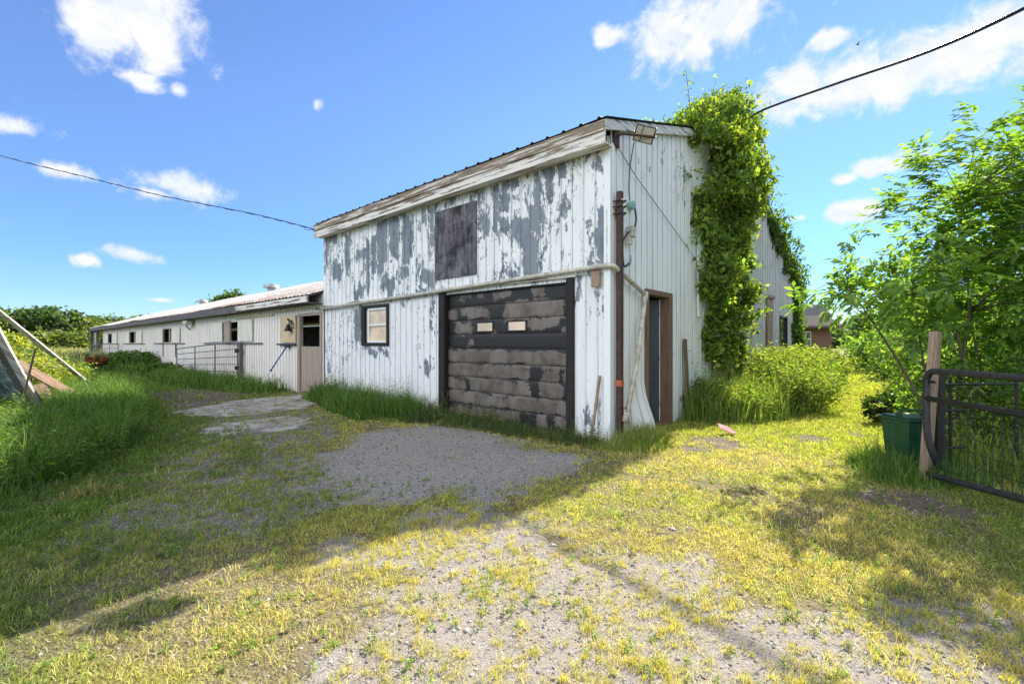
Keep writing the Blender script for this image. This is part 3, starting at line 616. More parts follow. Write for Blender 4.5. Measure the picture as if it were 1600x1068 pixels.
# dutch door
mb = MB(); mb.fb(FF, 10.0, 10.17, -.06, .05, -.1, 2.27, 0, .006); mb.fb(FF, 8.68, 8.775, -.06, .05, -.1, 2.27, 0, .006); mb.fb(FF, 8.776, 9.999, -.06, .045, 2.19, 2.27)
dd = mb.build('dutch_door', M['ddoor'], stb)
mb = MB(); mb.fb(FF, 8.80, 9.98, -.045, .01, .03, 1.33, 0, .005); dl = mb.build('lower_door_leaf', M['ddoor'], dd)
mb = MB(); mb.tube([FF(9.05, .005, .16), FF(9.05, .02, .16)], .05, 12); mb.tube([FF(9.05, .005, .22), FF(9.05, .02, .22)], .035, 12); mb.build('dark_hole_disc', M['blkmetal'], dd)  # black discs on the leaf; the dark of holes put in as colour
mb = MB(); mb.fb(FF, 9.45, 9.97, -.62, -.58, 1.2, 2.3); mb.build('inner_partition', M['gable'], dd)

# ------------------------------------------------------------------ things on and by the buildings
b = root('bell_ornament', tuple(FF(10.5, .06, 1.7)), 'black iron bell ornament with horse on cream stable shutter', 'bell')
mb = MB()
prof = [(.13, 1.78), (.115, 1.80), (.075, 1.86), (.06, 1.93), (.045, 1.97), (.0, 1.985)]; n = 14; ctr = FF(10.52, .15, 0)
for i in range(len(prof)-1):
    for k in range(n):
        a1, a2 = 2*math.pi*k/n, 2*math.pi*(k+1)/n
        q = lambda r, z, a: ctr+Vector((r*math.cos(a), r*math.sin(a), z))
        mb.add([q(*prof[i], a1), q(*prof[i], a2), q(*prof[i+1], a2), q(*prof[i+1], a1)], [[0, 1, 2, 3]])
mb.build('bell', M['blkmetal'], b, True)
mb = MB()
def blob(pts, w): 
    for i in range(len(pts)-1):
        mb.plank(FF(pts[i][0], .10, pts[i][1]), FF(pts[i+1][0], .10, pts[i+1][1]), w, .012, side=FF(0, 0, 1)-FF(0, 0, 0) if abs(pts[i+1][0]-pts[i][0]) > .04 else None)
blob([(10.58, 2.06), (10.42, 2.07)], .06); blob([(10.58, 2.06), (10.66, 2.15)], .045); blob([(10.66, 2.15), (10.72, 2.12)], .035)
for x in (10.56, 10.53, 10.45, 10.42): blob([(x, 2.04), (x+.02, 1.98)], .014)
blob([(10.42, 2.08), (10.36, 2.02)], .02); mb.build('horse_figure', M['blkmetal'], b)
mb = MB(); mb.tube(arc([FF(10.33, .06, 1.82), FF(10.33, .06, 2.0), FF(10.40, .10, 1.98), FF(10.52, .15, 2.0)], .06), .012, 6); mb.tube(arc([FF(10.33, .06, 1.88), FF(10.38, .1, 1.86), FF(10.40, .1, 1.93), FF(10.34, .1, 1.95)], .04), .01, 6); mb.build('bell_bracket', M['blkmetal'], b)

# lamp tucked under the stable eave
b = root('yard_lamp', tuple(FF(20.8, .1, 2.1)), 'small pale lamp under the stable eave above the wall', 'lamp')
mb = MB(); mb.fb(FF, 20.5, 21.1, .10, .36, 2.24, 2.42, 0, .03); mb.build('lamp_shade', M['lampglass'], b)
mb = MB(); mb.tube([FF(21.3, .03, 2.05), FF(21.1, .2, 2.18), FF(20.8, .22, 2.26)], .03, 6); mb.build('lamp_arm', M['steel'], b)

# roof vents
def vent(u, s):
    c = FF(u, -4.5, sroof(4.5)); b = root('roof_vent', tuple(c), 'x', 'vent', 'metal vents on the stable roof ridge'); L = LOC(c)
    mb = MB(); mb.tube([L(0, 0, -.1), L(0, 0, .22*s)], .22*s, 14); mb.build('vent_collar', M['steel'], b)
    mb = MB(); mb.tube([L(0, 0, .18*s), L(0, 0, .21*s), L(0, 0, .36*s), L(0, 0, .44*s)], [.44*s, .46*s, .40*s, .12*s], 14); mb.build('vent_cap', M['steel'], b); return b
vent(24.0, .95)['label'] = 'larger silver metal vent on stable ridge nearer the barn'
vent(37.0, .85)['label'] = 'smaller silver vent farther along the stable ridge'

# long white drain pipe along the front wall and bent round the corner
b = root('drain_pipe', tuple(C0+Vector((0, 0, 2.3))), 'long ivory plastic pipe along the barn front bent round the corner', 'pipe')
mb = MB(); pts = arc([FF(8.62, .10, 2.335), FF(4.2, .10, 2.43), FF(-.10, .11, 2.53), GG(.93, .10, 2.185)], .10); mb.tube(pts, .036, 12); mb.build('wall_run', M['ivory'], b, True)
mb = MB(); mb.tube([GG(.93, .10, 2.21), GG(.90, .105, 2.02), GG(.50, .16, 1.05), GG(.13, .19, .36)], .037, 12); mb.build('fallen_run', M['ivory'], b, True)
for q in ([GG(.945, .10, 2.23), GG(.925, .102, 2.09)], [GG(.15, .19, .42), GG(.10, .19, .30)]): mb = MB(); mb.tube(q, .047, 12); mb.build('pipe_joint', M['ivory'], b, True)
mb = MB(); mb.fb(FF, .12, .26, .055, .085, 2.24, 2.55, 0, .004); mb.build('pipe_bracket', M['greywood'], b)
b = root('steel_post', tuple(GG(.09, .12, 0)), 'rusty brown square steel post strapped upright at barn corner', 'post')
mb = MB(); mb.fb(GG, .05, .13, .07, .15, -.1, 3.60, 0, .004); mb.build('post_tube', M['rustpipe'], b)
mb = MB(); mb.fb(GG, .045, .135, .065, .155, .80, .89); mb.build('tape_band', M['orange'], b)
mb = MB()
for z in (3.28, 3.38, 3.46): mb.tube([GG(.03, .03, z), GG(.03, .17, z), GG(.17, .17, z+.02), GG(.25, .04, z)], .011, 6)
mb.fb(GG, .16, .26, .03, .07, 3.24, 3.50); mb.build('post_strap', M['rustpipe'], b)
b = root('floodlight', tuple(GG(.3, .1, 4.4)), 'square LED floodlight under the barn roof corner', 'floodlight')
fc = GG(.36, .36, 4.44); nrm = (Vector((-.35, -.72, -.60))).normalized(); sx = nrm.cross(Vector((0, 0, 1))).normalized(); rot = Matrix.Rotation(R(-24), 3, nrm); sx = rot @ sx; sy = sx.cross(nrm)
def FL(x, y, z): return fc+sx*x*.85+sy*y*.85+nrm*z*.85
mb = MB(); mb.fb(FL, -.17, .17, -.14, .14, -.05, .0, 0, .01)
for k in range(7): mb.fb(FL, -.15+.048*k, -.14+.048*k, -.13, .13, -.085, -.0495)
mb.build('lamp_housing', M['blkgate'], b)
mb = MB(); mb.fb(FL, -.15, .04, -.12, .12, .0005, .012); mb.fb(FL, .055, .15, -.12, .12, .0005, .012); mb.build('lamp_lens', M['lampglass'], b)
mb = MB(); mb.tube([GG(.14, .02, 4.42), GG(.14, .12, 4.45), fc+sx*-.16], .018, 8); mb.tube([fc-sx*.16, fc-sx*.16+nrm*-.07, fc+sx*.16+nrm*-.07, fc+sx*.16], .010, 6)
mb.fb(GG, .06, .2, .02, .05, 4.28, 4.62); mb.build('mounting_bracket', M['rustpipe'], b)
mb = MB(); mb.tube(arc([GG(.36, .2, 4.38), GG(.50, .06, 4.1), GG(.48, .05, 3.75), GG(.50, .06, 3.58)], .1), .008, 6); mb.build('lamp_cord', M['cable'], b)
b = root('junction_box', tuple(GG(.6, .05, 3.5)), 'round green junction box and beige outlet box on the gable wall', 'box')
M['greenbox'] = m_simple('pale_green_box', (.22, .42, .36), .4)
mb = MB(); mb.tube([GG(.57, .02, 3.52), GG(.57, .09, 3.52)], .065, 14); mb.build('round_box', M['greenbox'], b)
mb = MB(); mb.fb(GG, .44, .58, .03, .13, 3.02, 3.18, 0, .01); mb.fb(GG, .40, .50, .03, .11, 2.90, 3.015, 0, .01); mb.build('outlet_box', M['ivory'], b)
mb = MB(); mb.tube(arc([GG(.60, .09, 3.48), GG(.70, .07, 3.35), GG(.66, .06, 3.18)], .08), .014, 6); mb.tube(arc([GG(.44, .08, 3.1), GG(.26, .07, 2.95), GG(.22, .09, 2.68), GG(.30, .07, 2.53), GG(.42, .09, 2.62)], .08), .012, 6); mb.build('flex_cable', M['cable'], b)
mb = MB(); mb.tube(arc([GG(.34, .06, 2.56), GG(.45, .10, 2.62), GG(.50, .07, 2.75)], .05), .018, 6); mb.build('cable_clamp', M['steel'], b)
b = MB(); b.tube([GG(.12, .06, 4.27), GG(.7, .05, 4.02), GG(2.1, .05, 3.52), GG(3.4, .05, 3.05)], .006, 5); o = b.build('wall_wire', M['cable']); tag(o, 'thin wire stretched slanting down across the gable wall', 'wire')
# loose boards by the wall
def loose(name, a, b_, w, th, mat, label, cat='board', side=None, **k):
    mb = MB(); mb.plank(a, b_, w, th, side, wob=.002); o = mb.build(name, mat, origin=tuple(Vector(a))); return tag(o, label, cat, **k)
loose('wall_board', GG(2.72, .13, -.05), GG(2.75, .05, 1.50), .12, .035, M['brownwood'], 'brown board leaning on gable wall right of side door', side=uR)
loose('wall_post', GG(4.5, .16, -.05), GG(4.5, .12, 1.62), .12, .09, M['greywood'], 'short grey wooden post in weeds below the climbing vine', 'post', side=uR)
loose('corner_stick', FF(.19, .22, -.03), FF(.13, .06, .95), .035, .03, M['greywood'], 'thin brown stick leaning against barn front by the corner', 'stick', side=uL)
loose('corner_board', GG(.16, .23, -.04), GG(.14, .18, .52), .09, .03, M['fascia_b'], 'short tan board standing under the fallen pipe end', side=uR)
b = root('broom', tuple(FF(10.7, .9, 0)), 'blue and white handled broom leaning beside the dutch door', 'broom')
ha = FF(11.05, .75, .12); hb = FF(10.75, .10, 1.32); mid = ha+(hb-ha)*.42
mb = MB(); mb.tube([ha, mid], .016, 8); mb.build('lower_handle', M['white'], b, True)
mb = MB(); mb.tube([mid, hb], .019, 8); mb.tube([mid-(hb-ha)*.02, mid+(hb-ha)*.02], .03, 8); mb.build('upper_handle', M['blue'], b, True)
mb = MB(); mb.plank(hb-uL*.11, hb+uL*.09, .05, .06, side=(0, 0, 1)); mb.build('broom_head', M['blkmetal'], b)

# tube gate by the stable wall
def gate_obj(A, B, hA, hB, zA, zB, bars, vert, mat, label, r=.024, group=None):
    """A,B plan ends; heights at ends"""
    b = root('farm_gate', (A.x, A.y, 0), label, 'gate', group)
    P = lambda s, f: A.lerp(B, s)+Vector((0, 0, (zA+hA*f)*(1-s)+(zB+hB*f)*s))
    mb = MB(); mb.tube(arc([P(.0, 0), P(1, 0), P(1, 1), P(0, 1), P(0, 0)], .10), r, 8); mb.build('gate_frame', mat, b, True)
    for k in range(1, bars-1):
        f = k/(bars-1); mb = MB(); mb.tube([P(0, f), P(1, f)], r*.8, 6); mb.build('gate_bar', mat, b, True)
    for s in vert: mb = MB(); mb.tube([P(s, 0)+Vector((0, 0, .0)), P(s, 1)], r*1.0, 6); mb.build('gate_upright', mat, b)
    return b, P
A = FF(14.7, .16, 0); B = FF(20.2, .75, 0)
gb, P = gate_obj(A, B, 1.35, 1.12, .14, .06, 6, (.33, .66), M['gate'], 'grey tube farm gate swung against stable wall between windows and dutch door')
for f in (.3, .75): q = P(0, f); mb = MB(); mb.fb(LOC(q), -.07, .10, -.08, .08, -.07, .07, 0, .01); mb.build('gate_hinge', M['blkmetal'], gb)
o = loose('gate_post', FF(14.5, .12, -.1), FF(14.5, .12, 1.45), .10, .10, M['fascia_g'], 'dark post holding the hinges of the stable farm gate', 'post', side=uL)
gate_obj(FF(37.4, .3, 0), FF(42.5, 1.2, 0), 1.25, 1.2, .15, .1, 5, (.28, .55, .8), M['gate'], 'far tube gate standing below the last stable window')

# wires
def wire(name, pts, r, label, n=24, parent=None):
    P = [Vector(p) for p in pts]; out = []
    for i in range(len(P)-1):
        p0 = P[max(i-1, 0)]; p1 = P[i]; p2 = P[i+1]; p3 = P[min(i+2, len(P)-1)]
        for k in range(n):
            t_ = k/n; out.append(.5*((2*p1)+(p2-p0)*t_+(2*p0-5*p1+4*p2-p3)*t_**2+(3*p1-p0-3*p2+p3)*t_**3))
    out.append(P[-1]); mb = MB(); mb.tube(out, r, 6); o = mb.build(name, M['cable'], parent); 
    if label: tag(o, label, 'cable')
    return o
ea = FF(8.55, .30, 4.42)
wpt = lambda px, py, Yd: ((px-800)/711.1*Yd, Yd, 1.42+(536-py)/711.1*Yd)
cb = root('power_line', tuple(ea), 'twisted power line from the barn roof end up to the left', 'cable')
L1 = [ea, wpt(400, 335, 12.4), wpt(250, 305, 13), wpt(120, 273, 13.6), wpt(0, 243, 14.2), wpt(-260, 165, 15.5)]
wire('messenger_wire', L1, .011, None, parent=cb)
tw = []; LL = [Vector(p) for p in L1]
for i in range(len(LL)-1):
    for k in range(26):
        p = LL[i].lerp(LL[i+1], k/26); a = (i*26+k)*1.1; tw.append(p+Vector((0, .014*math.cos(a), .014*math.sin(a)-.006)))
mb = MB(); mb.tube(tw, .008, 4); mb.build('twisted_wire', M['cable'], cb)
for dz in (.14, .05):
    mb = MB(); mb.tube([ea+Vector((0, 0, -.02)), ea+uL*.35+Vector((-.1, 0, dz))], .008, 5); mb.build('wire_tail', M['cable'], cb)
cb = root('service_cable', (5.5, 11.2, 6.5), 'pair of black cables rising from the vine covered gable to upper right', 'cable')
S1 = [(5.42, 11.0, 6.2), (5.55, 10.9, 6.55), (5.68, 10.5, 6.75), (6.33, 9, 6.53), (6.86, 7.5, 6.23), (6.75, 6, 5.84), (6.6, 4.6, 5.6), (6.4, 3, 5.4)]
wire('upper_cable', S1, .015, None, parent=cb); wire('lower_cable', [(x+.005, y, z-.022) for i, (x, y, z) in enumerate(S1)], .012, None, parent=cb)
wire('branch_wire', [(4.3, 9.9, 6.08), (4.9, 10.2, 6.3), (5.68, 10.5, 6.72)], .012, None, parent=cb)

# green bin
b = root('green_bin', (4.56, 5.2, 0), 'small dark green lidded bin beside the leaning gatepost', 'bin')
L = LOC((4.56, 5.2, 0)); mb = MB(); z0, z1 = -.03, .55; w0, w1 = .15, .19
ring = lambda w, z, s=1: [L(-w, -w*s, z), L(w, -w*s, z), L(w, w*s, z), L(-w, w*s, z)]
mb.box8(ring(w0, z0)+ring(w1, z1)); 
for s in (-1, 1): mb.box8([L(-.02+s*.08, -w0-.012, .04), L(.02+s*.08, -w0-.012, .04), L(.02+s*.08, -w0+.01, .04), L(-.02+s*.08, -w0+.01, .04), L(-.02+s*.08, -w1-.010, .48), L(.02+s*.08, -w1-.010, .48), L(.02+s*.08, -w1+.01, .48), L(-.02+s*.08, -w1+.01, .48)])
mb.build('bin_body', M['binlid'], b)
mb = MB(); mb.fb(L, -.215, .215, -.215, .215,   .551, .578, 0, .008); mb.fb(L, -.19, .19, -.19, .19,   .579, .595, 0, .006); mb.build('bin_lid', M['binlid'], b)
mb = MB(); mb.tube(arc([L(-.14, 0, .59), L(-.13, 0, .66), L(.13, 0, .66), L(.14, 0, .59)], .03), .013, 8); mb.fb(L, -.16, -.12, -.03, .03, .595, .63, 0, .005); mb.fb(L, .12, .16, -.03, .03, .595, .63, 0, .005); mb.build('bin_handle', M['binlid'], b)

# gate on the right with its leaning post
mb = MB(); a = Vector((4.33, 4.78, -.1)); c = Vector((4.47, 4.80, 1.54)); mb.plank(a, c, .125, .07, side=(1, .6, 0), wob=.003); o = mb.build('gatepost', M['greywood'], origin=tuple(a)); tag(o, 'weathered square wooden gatepost leaning beside green bin', 'post')
o = MB(); o.fb(LOC((4.53, 4.82, 0)), -.035, .035, -.035, .035, -.1, 1.13, 0, .006); o = o.build('hinge_post', M['blkmetal'], origin=(4.53, 4.82, 0)); tag(o, 'slim black steel post just right of wooden gatepost', 'post')
b = root('yard_gate', (4.2, 4.55, 0), 'black tube gate with wire mesh at the right edge', 'gate')
GA = Vector((4.22, 4.60, 0)); GB = Vector((3.55, .9, 0))
GP = lambda s, z: GA.lerp(GB, s)+Vector((0, 0, z))
mb = MB(); mb.tube(arc([Vector((4.36, 4.62, .08)), GP(-.01, .45), GP(-.012, .9), GP(-.008, 1.14), GP(.06, 1.145), GP(1, 1.14), GP(1, .45), GP(.02, .10), GP(.0, .10)], .14, 7), .031, 12); mb.build('gate_frame', M['blkgate'], b, True)
mb = MB(); mb.tube([GP(-.01, .86), GP(1, .86)], .028, 12); mb.build('gate_bar', M['blkgate'], b, True)
mb = MB()
for k in range(40):
    s = .03+k*.024; 
    if s < 1: mb.tube([GP(s, .13), GP(s+random.uniform(-.003, .003), .5), GP(s, .85)], .0032, 4)
for z in (.2, .32, .44, .56, .68, .78): mb.tube([GP(.02, z), GP(.5, z-.012), GP(1, z)], .003, 4)
mb.build('wire_mesh', M['blkmetal'], b)
mb = MB(); mb.tube([GP(-.025, 1.03), GP(.02, 1.03)], .012, 6); mb.tube([Vector((4.27, 4.6, 1.03)), Vector((4.16, 4.66, 1.04))], .014, 6); mb.build('gate_latch', M['blkmetal'], b)
b = root('brush_fence', (4.6, 5, 0), 'low dark iron fence rails right of the black hinge post', 'fence')
for q in ([(4.55, 4.86, .98), (5.6, 5.05, .97)], [(4.55, 4.86, .70), (4.9, 4.92, .70)], [(4.55, 4.86, .30), (4.9, 4.92, .30)]): mb = MB(); mb.tube(q, .015, 6); mb.build('fence_rail', M['blkmetal'], b)
for q, h in ((4.72, 4.9), 1.05), ((5.6, 5.05), 1.1): mb = MB(); mb.tube([(*q, -.1), (*q, h)], .017, 6); mb.build('fence_post', M['blkmetal'], b)

# collapsed shed on the left
b = root('collapsed_shed_frame', (-8.3, 7.6, 0), 'leaning white edged remains of a collapsed shed with teal panel', 'wreck')
mb = MB(); mb.plank((-8.32, 8.15, .0), (-8.05, 6.9, 2.05), .10, .04, side=(1, 0, .35), wob=.004); mb.build('edge_board', M['oldwhite'], b)
mb = MB(); mb.plank((-8.44, 8.22, .05), (-8.20, 6.95, 2.0), .20, .05, side=(1, .2, .35), wob=.004); mb.build('frame_board', M['fascia_g'], b)
mb = MB(); pa = [Vector((-8.5, 8.2, .1)), Vector((-8.27, 6.95, 1.8)), Vector((-9.7, 6.9, 1.9)), Vector((-10.0, 8.2, .1))]; nn_ = Vector((0, .04, .03)); mb.box8(pa+[p+nn_ for p in pa]); mb.build('teal_panel', M['teal'], b)
mb = MB()
for k in range(4):
    s = .2+k*.2; p0 = pa[0].lerp(pa[3], s)+Vector((0, -.03, -.02)); p1 = pa[1].lerp(pa[2], s)+Vector((0, -.03, -.02)); mb.plank(p0, p1, .04, .02)
mb.build('panel_batten', M['teal'], b)
loose('leaning_pole', (-12.0, 13.1, .1), (-11.4, 9.6, 2.55), .10, .045, M['oldwhite'], 'long white weathered plank slanting down over green weeds', 'plank', side=(1, .1, .4))
loose('broken_board', (-9.7, 10.15, .22), (-10.9, 10.0, 1.0), .22, .05, M['debris'], 'wide orange brown broken board lying in the weeds', 'board', (0, 1, .3))
loose('broken_board', (-10.0, 10.4, .3), (-11.0, 10.3, .75), .14, .05, M['debris'], 'narrower brown board behind the wide broken board', 'board', (0, 1, .4))
loose('broken_board', (-9.75, 9.6, .05), (-10.4, 9.75, .28), .16, .04, M['oldwhite'], 'short pale board end poking out below the brown boards', 'board', (0, 1, .4))
loose('broken_board', (-9.35, 9.3, .1), (-10.5, 9.2, .95), .13, .045, M['greywood'], 'grey brown board crossing low over the brown boards', 'board', (0, 1, .4))
loose('broken_board', (-8.9, 9.0, .05), (-9.9, 9.5, .55), .18, .04, M['debris'], 'reddish board nearest the foot of the white edge board', 'board', (0, 1, .5))
loose('dead_branch', (-8.6, 7.9, .0), (-7.75, 7.4, 1.35), .025, .025, M['greywood'], 'thin dead branch rising across the teal panel', 'branch')
loose('stump_post', (-11.5, 10.9, .3), (-11.5, 10.9, 2.05), .10, .10, M['blackwood'], 'dark stub of post standing among vines on the left', 'post')
mb = MB(); mb.add([(3.22, 7.05, .10), (3.40, 6.98, .03), (3.5, 7.08, .02), (3.40, 7.18, .10), (3.25, 7.2, .15), (3.22, 7.05, .11), (3.40, 6.98, .04), (3.5, 7.08, .03), (3.40, 7.18, .11), (3.25, 7.2, .16)], [[0, 1, 2, 3, 4], [9, 8, 7, 6, 5], [0, 5, 6, 1], [1, 6, 7, 2], [2, 7, 8, 3], [3, 8, 9, 4], [4, 9, 5, 0]]); o = mb.build('plastic_scrap', M['pink'], origin=(3.55, 7.1, 0)); tag(o, 'pink plastic scrap lying among weeds beside the gable wall', 'scrap')

# house beyond
b = root('brick_house', (25.5, 40, 0), 'brown brick house with dark roof beyond the barn on the right', 'house'); L = LOC((25.5, 40, 0))
mb = MB(); mb.fb(L, -6, 2.6, 0, 3, -.2, 3.15); mb.fb(L, -6, 4.3, 3, 7, -.2, 3.6); mb.build('wall', M['brick'], b)
mb = MB(); V = [L(-6.3, -.9, 2.75), L(3.0, -.9, 2.75), L(2.9, 1.0, 3.75), L(-6.3, 1.0, 3.75)]; mb.box8(V+[v+Vector((0, 0, .18)) for v in V]); mb.build('porch_roof', M['shingle2'], b)
mb = MB(); V = [L(-6.4, .9, 3.72), L(3.3, .9, 3.72), L(4.6, 4, 5.0), L(-6.4, 4, 5.0)]; mb.box8(V+[v+Vector((0, 0, .15)) for v in V]); V = [L(-6.4, 7.6, 3.5), L(4.6, 7.6, 3.5), L(4.6, 4, 5.0), L(-6.4, 4, 5.0)]; mb.box8(V+[v+Vector((0, 0, .15)) for v in V]); mb.add([L(2.75, 1, 3.15), L(4.5, 7, 3.15), L(4.4, 4, 5.0), L(2.65, 1, 3.15), L(4.4, 7, 3.15), L(4.3, 4, 5.0)], [[0, 1, 2], [3, 5, 4], [0, 3, 4, 1], [1, 4, 5, 2], [2, 5, 3, 0]]); mb.build('roof', M['shingle'], b)
mb = MB(); mb.fb(L, -1.2, .15, -.06, -.01, 0, 2.55, 0, .02); mb.build('garage_panel', M['white'], b)
mb = MB(); mb.fb(L, .25, .75, -.05, -.01, .5, 2.45); w = mb.build('window', M['white'], b); mb = MB()
for k in range(3): mb.fb(L, .3, .7, -.06, -.05, .58+k*.62, 1.12+k*.62)
mb.build('pane', M['darkglass'], w)
mb = MB(); L2 = LOC((22.78, 30, 21.08)); mb.add([L2(-.16, 0, -.02), L2(.14, 0, .03), L2(0, .03, .04), L2(0, -.03, .04), L2(0, 0, -.05)], [[0, 2, 3], [1, 3, 2], [0, 4, 2], [0, 3, 4], [1, 2, 4], [1, 4, 3]])
mb.add([L2(-.05, 0, .02), L2(.06, 0, .03), L2(.10, .30, .16), L2(-.02, 0, .035)], [[0, 1, 2], [0, 2, 3], [1, 3, 2], [0, 3, 1]]); mb.add([L2(-.05, 0, .02), L2(.06, 0, .03), L2(-.02, -.30, .18), L2(.0, 0, .035)], [[0, 1, 2], [0, 2, 3], [1, 3, 2], [0, 3, 1]])
o = mb.build('bird', M['blkmetal'], origin=(22.78, 30, 21)); tag(o, 'small dark bird flying high above the gable vine', 'bird')

# ------------------------------------------------------------------ foliage
def nrmz(a): return a/np.maximum(np.linalg.norm(a, axis=1, keepdims=True), 1e-9)
def leafmesh(name, c, axis_, nrm_, L_, W_, col, mat, parent=None, origin=None, fold=.18):
    n = len(c); axis_ = nrmz(axis_); side = nrmz(np.cross(axis_, nrm_)); up = np.cross(side, axis_)
    L_ = np.asarray(L_)[:, None]*np.ones((n, 1)); W_ = np.asarray(W_)[:, None]*np.ones((n, 1))
    p0 = c-axis_*L_*.5; p2 = c+axis_*L_*.5-up*L_*.12; pm = c-axis_*L_*.04
    p1 = pm-side*W_*.5+up*W_*fold; p3 = pm+side*W_*.5+up*W_*fold
    V = np.stack([p0, p1, p2, p3], 1).reshape(-1, 3); i = np.arange(n)*4
    F_ = np.stack([np.stack([i, i+1, i+2], 1), np.stack([i, i+2, i+3], 1)], 1).reshape(-1, 3)
    cc = np.repeat(col, 4, 0)
    return raw(name, V, F_, mat, parent, col=cc, origin=origin)
def pal(n, cols, w=None, jit=.18, clump=None):
    cols = np.array(cols); k = rng.choice(len(cols), n, p=w); c = cols[k]*(1+jit*rng.standard_normal((n, 1)))
    if clump is not None: c = c*clump[:, None]
    return np.clip(c, .004, 1)
GREENS = [(.10, .20, .035), (.15, .26, .045), (.20, .30, .05), (.065, .14, .028)]
def crown_pts(ell, nclump, per, cs, bias=.55):
    """clumps spread through ellipsoids; returns centres, clump brightness"""
    vol = np.array([r[0]*r[1]*r[2] for _, r in ell]); k = rng.choice(len(ell), nclump, p=vol/vol.sum())
    d = nrmz(rng.standard_normal((nclump, 3))); rad = rng.random(nclump)**(1/3)*(1-bias)+bias*rng.random(nclump)**.25
    c = np.array([ell[i][0] for i in k])+d*rad[:, None]*np.array([ell[i][1] for i in k])
    br = rng.uniform(.72, 1.3, nclump)
    cc = np.repeat(c, per, 0)+rng.standard_normal((nclump*per, 3))*cs*np.array([1, 1, .6])
    return c, cc, np.repeat(br, per)
def foliage(name, ell, nclump, per, cs, L_, W_, cols, parent, up=.6, mat=None, droop=-.25, bias=.55):
    c, cc, br = crown_pts(ell, nclump, per, cs, bias); n = len(cc)
    ok = cc[:, 2] > .02; cc = cc[ok]; br = br[ok]; n = len(cc)
    ax = rng.standard_normal((n, 3)); ax[:, 2] = ax[:, 2]*.5+droop
    nr = rng.standard_normal((n, 3))*.7; nr[:, 2] += up
    s = rng.uniform(.6, 1.25, n)
    leafmesh(name, cc, ax, nr, L_*s, W_*s, pal(n, cols, clump=br), mat or M['leaf'], parent); return c
def limbs(name, base, tips, r0, parent, mat=None, nmid=.45):
    mb = MB(); base = Vector(base)
    for i, tp in enumerate(tips):
        tp = Vector(tp); mid_ = base.lerp(tp, nmid)+Vector((random.uniform(-.1, .1), random.uniform(-.1, .1), (tp-base).length*.08)); 
        mb.tube([base, base.lerp(mid_, .5), mid_, mid_.lerp(tp, .55)+Vector((0, 0, .03)), tp], [r0, r0*.8, r0*.6, r0*.4, r0*.12], 6)
    return mb.build(name, mat or M['bark'], parent, True)
def bush(label, c, r, nclump, per, L_=.08, W_=.04, cols=GREENS, name='bush', cat='bush', cs=None, group=None, up=.5):
    b = root(name, (c[0], c[1], 0), label, cat, group)
    ell = [((c[0], c[1], c[2]), r)]
    tips = foliage('leaves', ell, nclump, per, cs or max(r)*.12, L_, W_, cols, b, up)
    k = rng.choice(len(tips), min(14, len(tips)), replace=False)
    limbs('stems', (c[0], c[1], 0), [tuple(tips[i]) for i in k], .012*max(r)+.006, b, nmid=.4); return b
def tree(label, base, ell, trunk_r, nclump, per, cs, L_, W_, cols, name='tree', group=None, nlimb=16, fork=.35):
    b = root(name, base, label, 'tree', group)
    tips = foliage('crown', ell, nclump, per, cs, L_, W_, cols, b)
    B = Vector(base); top = Vector(ell[0][0]); fk = B.lerp(top, fork)
    k = rng.choice(len(tips), nlimb, replace=False)
    mb = MB(); mb.tube([B-Vector((0, 0, .1)), B.lerp(fk, .5)+Vector((.05, 0, 0)), fk, fk.lerp(top, .6), top], [trunk_r*1.25, trunk_r, trunk_r*.85, trunk_r*.5, trunk_r*.15], 9)
    for i in k:
        tp = Vector(tips[i]); st = fk.lerp(top, random.random()*.6); md = st.lerp(tp, .5)+Vector((0, 0, -.04*(tp-st).length))
        mb.tube([st, md, tp], [trunk_r*.38, trunk_r*.22, trunk_r*.06], 5)
    mb.build('trunk', M['bark'], b, True); return b

# vine on the gable: polygons in wall coordinates (d, z)
VP = [(3.0, 5.1), (3.05, 5.7), (3.5, 6.1), (4.0, 6.55), (5.2, 6.95), (6.1, 7.3), (6.9, 7.1), (7.0, 6.5), (6.6, 6.0), (6.6, 5.2), (6.3, 4.3), (6.2, 3.5), (6.0, 2.4), (5.8, 1.5), (5.6, .8), (4.5, .8), (4.0, 1.4), (3.6, 2.5), (3.2, 3.4), (2.95, 4.4)]
vb = root('climbing_vine', tuple(GG(5, .1, 0)), 'dense bright green vine climbing the gable wall up over the roof', 'vine')
def inpoly(poly, n, f=None):
    p = np.array(poly); lo = p.min(0); hi = p.max(0); out = []
    tot = 0
    while tot < n:
        q = lo+(hi-lo)*rng.random((n*2, 2)); s = polysd(q[:, 0], q[:, 1], poly)+(fbm(q[:, 0]*2.2, q[:, 1]*2.2, 81)-.5)*1.5
        k = s > 0
        if f is not None: k &= rng.random(len(q)) < f(q[:, 0], q[:, 1], s)
        out.append(q[k]); tot += k.sum()
    return np.concatenate(out)[:n]
